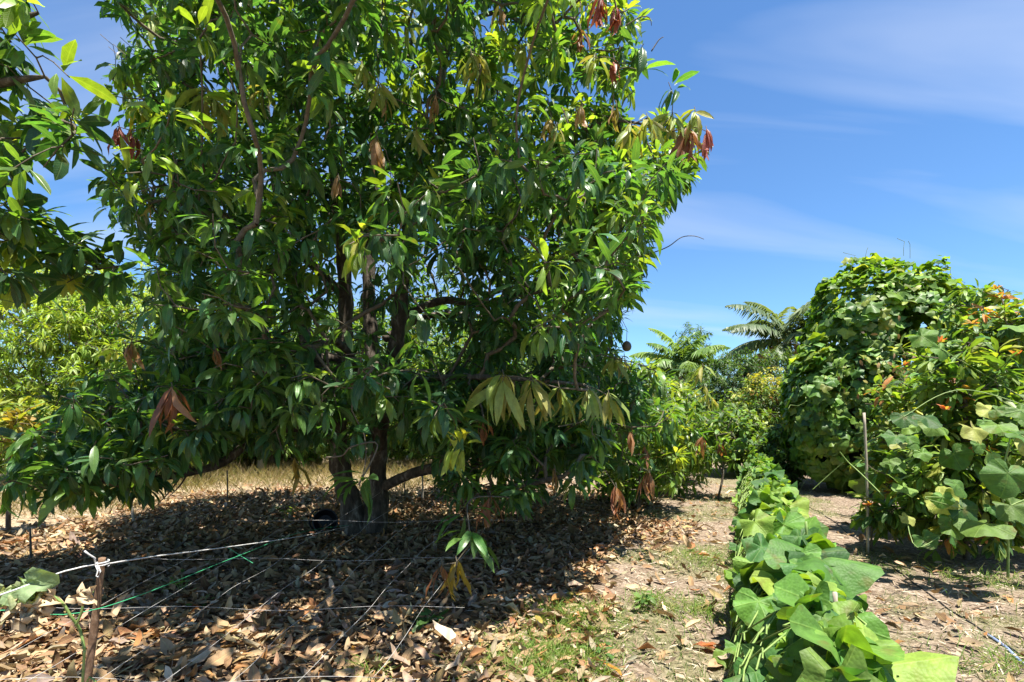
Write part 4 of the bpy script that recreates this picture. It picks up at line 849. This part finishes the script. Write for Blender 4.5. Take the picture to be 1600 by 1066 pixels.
# ------------------------------------------------------------------ rope, twine, net and stake in the left foreground
stk = thing('stake', tuple(W(120, 1066, 2.3) * np.array([1, 1, 0])), 'rough brown wooden stake with white rope tied round its top', 'stake')
sb = np.array(stk.location); top = W(160, 872, 2.3)
tube('shaft', [sb - (0, 0, .1), sb * .5 + top * .5 + np.array([.006, 0, 0]), top], [.016, .015, .014], MAT['stake'], stk, 10, .03, .16)
rope = thing('rope', tuple(top), 'white rope tied over the brown stake and running to the mango trunk', 'rope')
def cord(name, pts, r, mat, parent, sag=.0, k=6):
    P, _ = resample(pts, [r] * len(pts), .06); u = np.linspace(0, 1, len(P)); P[:, 2] -= sag * 4 * u * (1 - u)
    return tube(name, P, r, MAT[mat], parent, k)
kn = top - np.array([0, 0, .025])
cord('strand', [W(-120, 962, 1.75), W(0, 930, 1.95), W(100, 893, 2.2), kn + np.array([-.018, -.012, 0])], .0034, 'rope', rope)
cord('strand', [kn + np.array([.018, -.012, 0]), W(250, 866, 2.65), W(460, 836, 4.2), W(545, 822, 6.1)], .0034, 'rope', rope, .02)
a = np.linspace(0, 6.2832 * 2.2, 30); cord('knot', [kn + np.array([.024 * math.cos(q), .024 * math.sin(q), .012 * (i / 30 - .5) * 2]) for i, q in enumerate(a)], .0034, 'rope', rope)
cord('loose_end', [kn + np.array([-.02, -.015, .01]), W(148, 872, 2.28), W(138, 866, 2.26), W(132, 861, 2.25)], .004, 'rope', rope)
cord('loop', [kn + np.array([-.01, -.025, 0]), W(153, 892, 2.26), W(150, 900, 2.26), W(154, 902, 2.26), W(157, 893, 2.26), kn + np.array([0, -.025, 0])], .003, 'rope', rope)
tw = thing('twine', tuple(W(160, 951, 2.28)), 'green garden twine crossing in front of the brown stake', 'twine')
cord('strand', [W(-60, 958, 2.2), W(20, 953, 2.25), W(155, 951, 2.275), W(155, 951, 2.275) * .5 + W(470, 832, 4.6) * .5, W(470, 832, 4.6), W(550, 820, 6.1)], .002, 'twine', tw)
cord('strand', [W(352, 853, 3.9), W(375, 868, 3.6), W(395, 880, 3.4)], .002, 'twine', tw)
net = thing('trellis_net', (-1.8, 3.2, 0), 'wide mesh of thin white strings stretched low over the fallen leaves', 'net')
def netp(x0, y): return np.array([x0 + .275 * (y - 2.58), y, .2 + .2 * (y - 2.58)])
for i in range(7):
    x0 = -2.75 + i * .34; P = [netp(x0 + rng.normal(0, .012), y) + np.array([0, 0, -.01 * math.sin((y - 1.9) * 2)]) for y in np.linspace(1.9, 5.2, 14)]
    cord('string', P, .001, 'string', net, .01, 5)
for y in (2.55, 3.17, 3.8, 4.5): cord('string', [netp(x, y + .02 * math.sin(x * 5)) + np.array([0, 0, .004]) for x in np.linspace(-3.0, -.45, 14)], .001, 'string', net, .015, 5)
# wilted vine at the left edge
wv = thing('wilted_vine', tuple(W(105, 1090, 2.1) * np.array([1, 1, 0])), 'wilting gourd vine with shrivelled pale leaves left of the brown stake', 'vine')
for pts, r in (([(132, 1016, 2.15), (125, 985, 2.15), (112, 965, 2.12), (95, 940, 2.1), (70, 928, 2.08), (40, 932, 2.05), (18, 958, 2.05)], .0055), ([(118, 978, 2.13), (128, 955, 2.13), (132, 930, 2.13), (146, 925, 2.15)], .005), ([(135, 1070, 2.15), (140, 1058, 2.15), (150, 1066, 2.14)], .004), ([(132, 1016, 2.15), (130, 1050, 2.16), (126, 1110, 2.18)], .005), ([(70, 928, 2.08), (30, 940, 2.05), (-10, 950, 2.05)], .0045)):
    tube('stem', stemP(*pts), [r] * len(pts), MAT['greenstem'], wv, 6, .02)
def crumple(px, py, d, s, c, mat='gourd', name='leaf', label=None, am=.45):
    T = broad(26, (.25, .5, .75, 1.0)); e = np.eye(3); Nn_ = nrm(np.array([rng.normal(0, .4), -.7, .7])); Dd_ = np.array([rng.normal(0, .4), -.3, -1.]); Dd_ = nrm(Dd_ - Nn_ * (Dd_ @ Nn_)); Ss = np.cross(Dd_, Nn_)
    V = leaf_verts(T, W(px, py, d)[None], Dd_[None], Nn_[None], Ss[None], s, s, 1.1, -.3, .9, rng.uniform(0, 6))[0]; V += rng.normal(0, am * s * .09, V.shape)
    link(name, mesh_np(name, V, T.F, MAT[mat], T.uv, np.tile(c, (len(V), 1))), wv, label=label)
crumple(40, 912, 2.06, .13, (.24, .33, .16), label='pale green drying leaf'); crumple(10, 925, 2.05, .10, (.30, .34, .17), label='pale green drying leaf')
for px, py, s in ((55, 945, .09), (35, 960, .09), (68, 935, .08), (22, 940, .08), (128, 930, .07), (45, 975, .06)): crumple(px, py, 2.06, s, (.50, .38, .24), 'dead', label='shrivelled tan leaf', am=1.2)

# ------------------------------------------------------------------ fallen leaves, straw, grass
DEADPAL = [(.24, .15, .08), (.31, .205, .115), (.37, .27, .165), (.40, .31, .21), (.15, .09, .048), (.34, .17, .07), (.28, .22, .155)]
lv = Leaves(SMALL); Q = []
q = np.stack([rng.uniform(-7.5, 4.5, 80000), 1.9 + 10 * rng.random(80000) ** 1.25], 1)
w_ = litter_w(q[:, 0], q[:, 1]); keep = rng.random(80000) < np.maximum(w_, .06 * smooth(4.5, 1, q[:, 0] - .4 * q[:, 1]))
q = q[keep][:30000]; n = len(q); lay = rng.random(n) ** 1.5
up_ = nrm(np.array([0, 0, 1.]) + rng.normal(0, .32, (n, 3))); a = rng.uniform(0, 6.283, n); D_ = np.stack([np.cos(a), np.sin(a), rng.normal(.02, .15, n)], 1)
L_ = .118 * np.exp(rng.normal(0, .25, n))
lv.add(np.stack([q[:, 0], q[:, 1], hgt(q[:, 0], q[:, 1]) + .008 + .05 * lay], 1), D_, L_, L_ * rng.uniform(.24, .40, n), rng.normal(.1, .9, n), rng.choice(7, n, p=[.22, .26, .18, .08, .12, .06, .08]), cup=rng.normal(.6, .9, n), wav=.4, up=up_, roll=.3)
lv.T = blade([(0, .08), (.25, .8), (.55, 1), (.82, .6), (1, .04)]); lv.cat()
build_leaves(lv, DEADPAL, MAT['dead'], ground, 300, name='leaf_litter', leafname='fallen_leaf', jit=.25)
print('litter', n)
# single coloured leaves on the ground
def lone(px, py, L, w, c, lab, turn, z=.04, mat='young', droop=.5):
    p = G(px, py); p[2] = hgt(p[0], p[1]) + z; e = np.array([[math.cos(turn), math.sin(turn), .12]]); lv = Leaves(MANGO); lv.add(p[None], e, L, w, droop, 0, cup=.6, roll=.2); lv.cat(); a_ = lv.a
    V = leaf_verts(MANGO, *[a_[k] for k in ('B', 'D', 'N', 'S', 'L', 'W', 'droop', 'cup', 'wav', 'ph')])[0]
    tag(link('fallen_leaf', mesh_np('fallen_leaf', V, MANGO.F, MAT[mat], MANGO.uv, np.tile(c, (len(V), 1)))), lab, 'leaf')
lone(694, 1003, .24, .05, (.50, .42, .07), 'long bright yellow leaf lying among brown leaves at bottom centre', -.9)
lone(838, 985, .16, .055, (.38, .31, .08), 'dull yellow leaf standing up beside the grass patch', -1.4, .1)
lone(938, 1050, .17, .06, (.50, .24, .04), 'orange leaf on the ground at bottom, near the path', -.8)
lone(1095, 1018, .16, .08, (.46, .17, .06), 'curled orange red leaf beside the foot of the vine row', .3)
lone(1118, 1022, .15, .09, (.38, .13, .06), 'rusty red leaf in the heap next to the vine row', 2.4)
lone(880, 942, .18, .05, (.38, .29, .05), 'golden leaf lying across a grey stick', .3)
lone(548, 1035, .13, .06, (.46, .22, .04), 'small orange leaf at the bottom edge left of centre', 1.3)
# straw and chips on the dry strips
n = 42000; q = np.stack([rng.uniform(-9, 9, n), 1.9 + 10.5 * rng.random(n) ** 1.4], 1); q = q[rng.random(n) < 1 - .85 * litter_w(q[:, 0], q[:, 1])]; n = len(q)
a = rng.uniform(0, 6.283, n); ln = .018 + .05 * rng.random(n) ** 2; c = np.stack([q[:, 0], q[:, 1], hgt(q[:, 0], q[:, 1]) + rng.uniform(.004, .02, n)], 1)
d_ = np.stack([np.cos(a), np.sin(a), rng.normal(0, .18, n)], 1) * ln[:, None]; s_ = np.stack([-np.sin(a), np.cos(a), rng.normal(0, .3, n)], 1) * rng.uniform(.0012, .006, n)[:, None]
V = np.stack([c - d_ - s_, c + d_ - s_ * .6, c + d_ + s_ * .6, c - d_ + s_], 1).reshape(-1, 3); F = np.arange(4 * n).reshape(-1, 4)
cc = np.array([(.42, .35, .26), (.30, .225, .155), (.17, .12, .08), (.52, .45, .36)])[rng.choice(4, n, p=[.35, .3, .2, .15])]
link('straw_mulch', mesh_np('straw_mulch', V, F, MAT['dead'], np.tile([[.2, .2], [.2, .4], [.3, .4], [.3, .2]], (n, 1)), np.repeat(cc, 4, 0), False), kind='stuff')['label'] = 'pale straw and wood chips strewn over the dry strips'
def blades(name, P, h, wd, lean, colr, label, curl=.8):
    n = len(P); a = rng.uniform(0, 6.283, n); D = nrm(np.stack([np.cos(a) * lean, np.sin(a) * lean, np.ones(n)], 1)); lv = Leaves(SMALL)
    lv.T = blade([(0, .6), (.45, .8), (1, .03)]); lv.add(P, D, h, wd, rng.uniform(.1, curl, n), 0, up=np.stack([-np.cos(a), -np.sin(a), np.full(n, .3)], 1), roll=.2); lv.cat(); a_ = lv.a
    V = leaf_verts(lv.T, *[a_[k] for k in ('B', 'D', 'N', 'S', 'L', 'W', 'droop', 'cup', 'wav', 'ph')]); m = len(lv.T.t)
    o = link(name, mesh_np(name, V.reshape(-1, 3), (lv.T.F[None] + (np.arange(n) * m)[:, None, None]).reshape(-1, 4), MAT['grass'], np.tile(lv.T.uv, (n, 1)), np.repeat(colr, m, 0)), kind='stuff'); o['label'] = label
n = 60000; q = np.stack([rng.uniform(-1.5, 6, n), 1.9 + 9 * rng.random(n) ** 1.2], 1); g_ = grass_w(q[:, 0], q[:, 1]); q = q[rng.random(n) < g_ * .9][:20000]; n = len(q)
blades('path_grass', np.stack([q[:, 0], q[:, 1], hgt(q[:, 0], q[:, 1])], 1), rng.uniform(.03, .09, n), .005, rng.uniform(.2, 1.2, n), np.array([(.09, .15, .035), (.15, .20, .05), (.30, .27, .13)])[rng.choice(3, n, p=[.35, .35, .3])], 'short patchy green grass on the path')
q = []
for px, py, s, k in [(890, 975, .17, 1100), (860, 1030, .2, 1100), (830, 1055, .2, 800), (1010, 945, .08, 160), (570, 1060, .06, 120), (1085, 960, .2, 300), (1100, 880, .25, 300), (1590, 1050, .2, 250), (1530, 905, .25, 250)]:
    g0 = G(px, py); q.append(np.stack([g0[0] + rng.normal(0, s, k), g0[1] + rng.normal(0, s * .8, k)], 1))
q = np.vstack(q); n = len(q)
blades('grass_tufts', np.stack([q[:, 0], q[:, 1], hgt(q[:, 0], q[:, 1])], 1), rng.uniform(.06, .19, n), .006, rng.uniform(.3, 1.5, n), np.array([(.11, .20, .035), (.18, .27, .05), (.30, .30, .11)])[rng.choice(3, n, p=[.4, .4, .2])], 'green grass tufts growing through the fallen leaves', 1.3)
n = 30000; q = np.stack([rng.uniform(-11, 1.5, n), rng.uniform(7.5, 15, n)], 1); q = q[rng.random(n) < straw_w(q[:, 0], q[:, 1]) * smooth(.3, .6, vnoise(q[:, 0] * 1.1, q[:, 1] * 1.1, 41) * .7 + .2) * .75]; n = len(q)
blades('dry_grass', np.stack([q[:, 0], q[:, 1], hgt(q[:, 0], q[:, 1])], 1), rng.uniform(.12, .55, n), .006, rng.uniform(.1, .9, n), np.array([(.38, .31, .20), (.30, .23, .13), (.20, .20, .08)])[rng.choice(3, n)], 'tall dry straw coloured grass behind the left branches')
# small green weeds
def weed(px, py, r, h, nl, L, lab, pal=((.07, .16, .04), (.12, .22, .05)), T=OVAL):
    p = G(px, py); p[2] = hgt(p[0], p[1]); t = thing('weed', tuple(p), lab, 'weed'); ch = []; B_ = []
    for i in range(5):
        a = rng.uniform(0, 6.28); e = p + np.array([math.cos(a) * r, math.sin(a) * r, h * rng.uniform(.6, 1)]); ch.append((resample([p, (p + e) / 2 + np.array([0, 0, h * .2]), e], [.003] * 3, .03)[0], .0025)); B_.append(e)
    tubes_joined('stem', ch, MAT['greenstem'], t, 4); B_ = np.array(B_)
    lv = Leaves(T); rosettes(lv, B_, np.tile([0, 0, 1.], (5, 1)), nl, L, L * .5, rng.choice(2, 5), droop=(.1, .6)); lv.cat(); build_leaves(lv, pal, MAT['soft'], t, 40)
weed(285, 928, .09, .16, 5, .06, 'bright green lobed seedling left of centre among fallen leaves'); weed(318, 945, .05, .08, 4, .045, 'tiny green seedling just right of the lobed one')
weed(450, 812, .12, .2, 6, .08, 'yellow green seedling in the shade left of the trunk', ((.2, .26, .05), (.12, .2, .04))); weed(735, 868, .06, .14, 4, .07, 'small seedling under the hanging bronze leaves'); weed(1000, 955, .05, .14, 5, .07, 'upright green weed at the litter edge by the path')
weed(668, 985, .05, .1, 4, .09, 'broad leaved green seedling near the long yellow leaf'); weed(690, 770, .2, .3, 6, .12, 'leafy green weed under the right low branch', DARK[:2]); weed(930, 1025, .1, .1, 6, .05, 'low green weed beside the grass patch')
tag(tube('fallen_stick', [G(800, 948) + (0, 0, .05), G(860, 940) + (0, 0, .06), G(905, 936) + (0, 0, .05)], [.012, .012, .008], MAT['pale'], None, 6, .05, .1), 'grey fallen stick lying on the leaf litter', 'stick')

# broken bits between the fallen leaves, and small clods on the dry strips
n = 26000; q = np.stack([rng.uniform(-7, 3.5, n), 1.9 + 9 * rng.random(n) ** 1.4], 1); q = q[rng.random(n) < np.maximum(litter_w(q[:, 0], q[:, 1]), .12)]; n = len(q)
a = rng.uniform(0, 6.283, n); ln = rng.uniform(.008, .035, n); c = np.stack([q[:, 0], q[:, 1], hgt(q[:, 0], q[:, 1]) + rng.uniform(.01, .07, n)], 1)
d_ = np.stack([np.cos(a), np.sin(a), rng.normal(0, .35, n)], 1) * ln[:, None]; s_ = np.stack([-np.sin(a), np.cos(a), rng.normal(0, .4, n)], 1) * (ln * rng.uniform(.15, .8, n))[:, None]
V = np.stack([c - d_ - s_ * rng.uniform(.2, 1.2, (n, 1)), c + d_ - s_ * rng.uniform(.2, 1.2, (n, 1)), c + d_ * rng.uniform(.3, 1, (n, 1)) + s_, c - d_ * rng.uniform(.3, 1, (n, 1)) + s_ * .7], 1).reshape(-1, 3)
link('litter_crumbs', mesh_np('litter_crumbs', V, np.arange(4 * n).reshape(-1, 4), MAT['dead'], np.tile([[.2, .2], [.2, .4], [.3, .4], [.3, .2]], (n, 1)), np.repeat(np.array(DEADPAL)[rng.choice(7, n)], 4, 0), False), kind='stuff')['label'] = 'broken leaf bits and crumbs between the fallen leaves'
ch = []
for i in range(420):
    x, y = rng.uniform(-6, 4.5), 2 + 8 * rng.random() ** 1.3; a = rng.uniform(0, 6.283); L = rng.uniform(.08, .35); P = np.array([[x + math.cos(a + .3 * t * rng.normal()) * L * t, y + math.sin(a) * L * t, 0] for t in (0, .5, 1)]); P[:, 2] = hgt(P[:, 0], P[:, 1]) + rng.uniform(.02, .06); ch.append((resample(P, [.002] * 3, .06)[0], rng.uniform(.0015, .004)))
tubes_joined('dry_twigs', ch, MAT['twig'], None, 4, 'stuff')['label'] = 'dry twigs scattered over litter and path'
O = np.array([[1, 0, 0], [0, 1, 0], [-1, 0, 0], [0, -1, 0], [0, 0, .8], [0, 0, -.8]], float); OF = np.array([[0, 1, 4], [1, 2, 4], [2, 3, 4], [3, 0, 4], [1, 0, 5], [2, 1, 5], [3, 2, 5], [0, 3, 5]])
n = 5000; q = np.stack([rng.uniform(-.5, 8, n), 1.9 + 10 * rng.random(n) ** 1.4], 1); q = q[litter_w(q[:, 0], q[:, 1]) < .5]; n = len(q)
V = O[None] * rng.uniform(.4, 1.3, (n, 6, 1)) * (.004 + .012 * rng.random(n) ** 3)[:, None, None] + np.stack([q[:, 0], q[:, 1], hgt(q[:, 0], q[:, 1]) + .004], 1)[:, None]
link('soil_clods', mesh_np('soil_clods', V.reshape(-1, 3), (OF[None] + (np.arange(n) * 6)[:, None, None]).reshape(-1, 3), noise_mat('clod', [(.3, (.16, .12, .085)), (.7, (.34, .28, .21))], 40)), kind='stuff')['label'] = 'small soil clods and pebbles on the dry strips'

# what stands just outside the frame on the right
for x, y, h, r, lab in [(9.6, 8.2, 2.4, 1.2, 'rounded shrub beyond the right edge of the avocado shrubs'), (12.2, 9.6, 3.0, 1.5, 'broad green shrub right of the vine covered tree'), (14.5, 14.0, 3.6, 1.9, 'green orchard tree behind the right hand shrubs'), (18.5, 17.0, 4.0, 2.2, 'orchard tree far right beyond the shrubs'), (19.5, 25.0, 4.2, 2.6, 'distant orchard tree far right'), (25.0, 28.0, 4.4, 3.0, 'farthest orchard tree on the right')]:
    leafy_tree('orchard_tree', lab, 'tree', (x, y, 0), [[(0, 0, 0), (.05, 0, .6), (0, .1, h * .6)]], [[.08, .06, .03]], [((0, 0, h * .55), (r, r, h * .45)), ((-r * .5, 0, h * .35), (r * .7, r * .7, h * .32))], 500, 10, .18, .06, GREEN, [.25, .33, .27, .15])
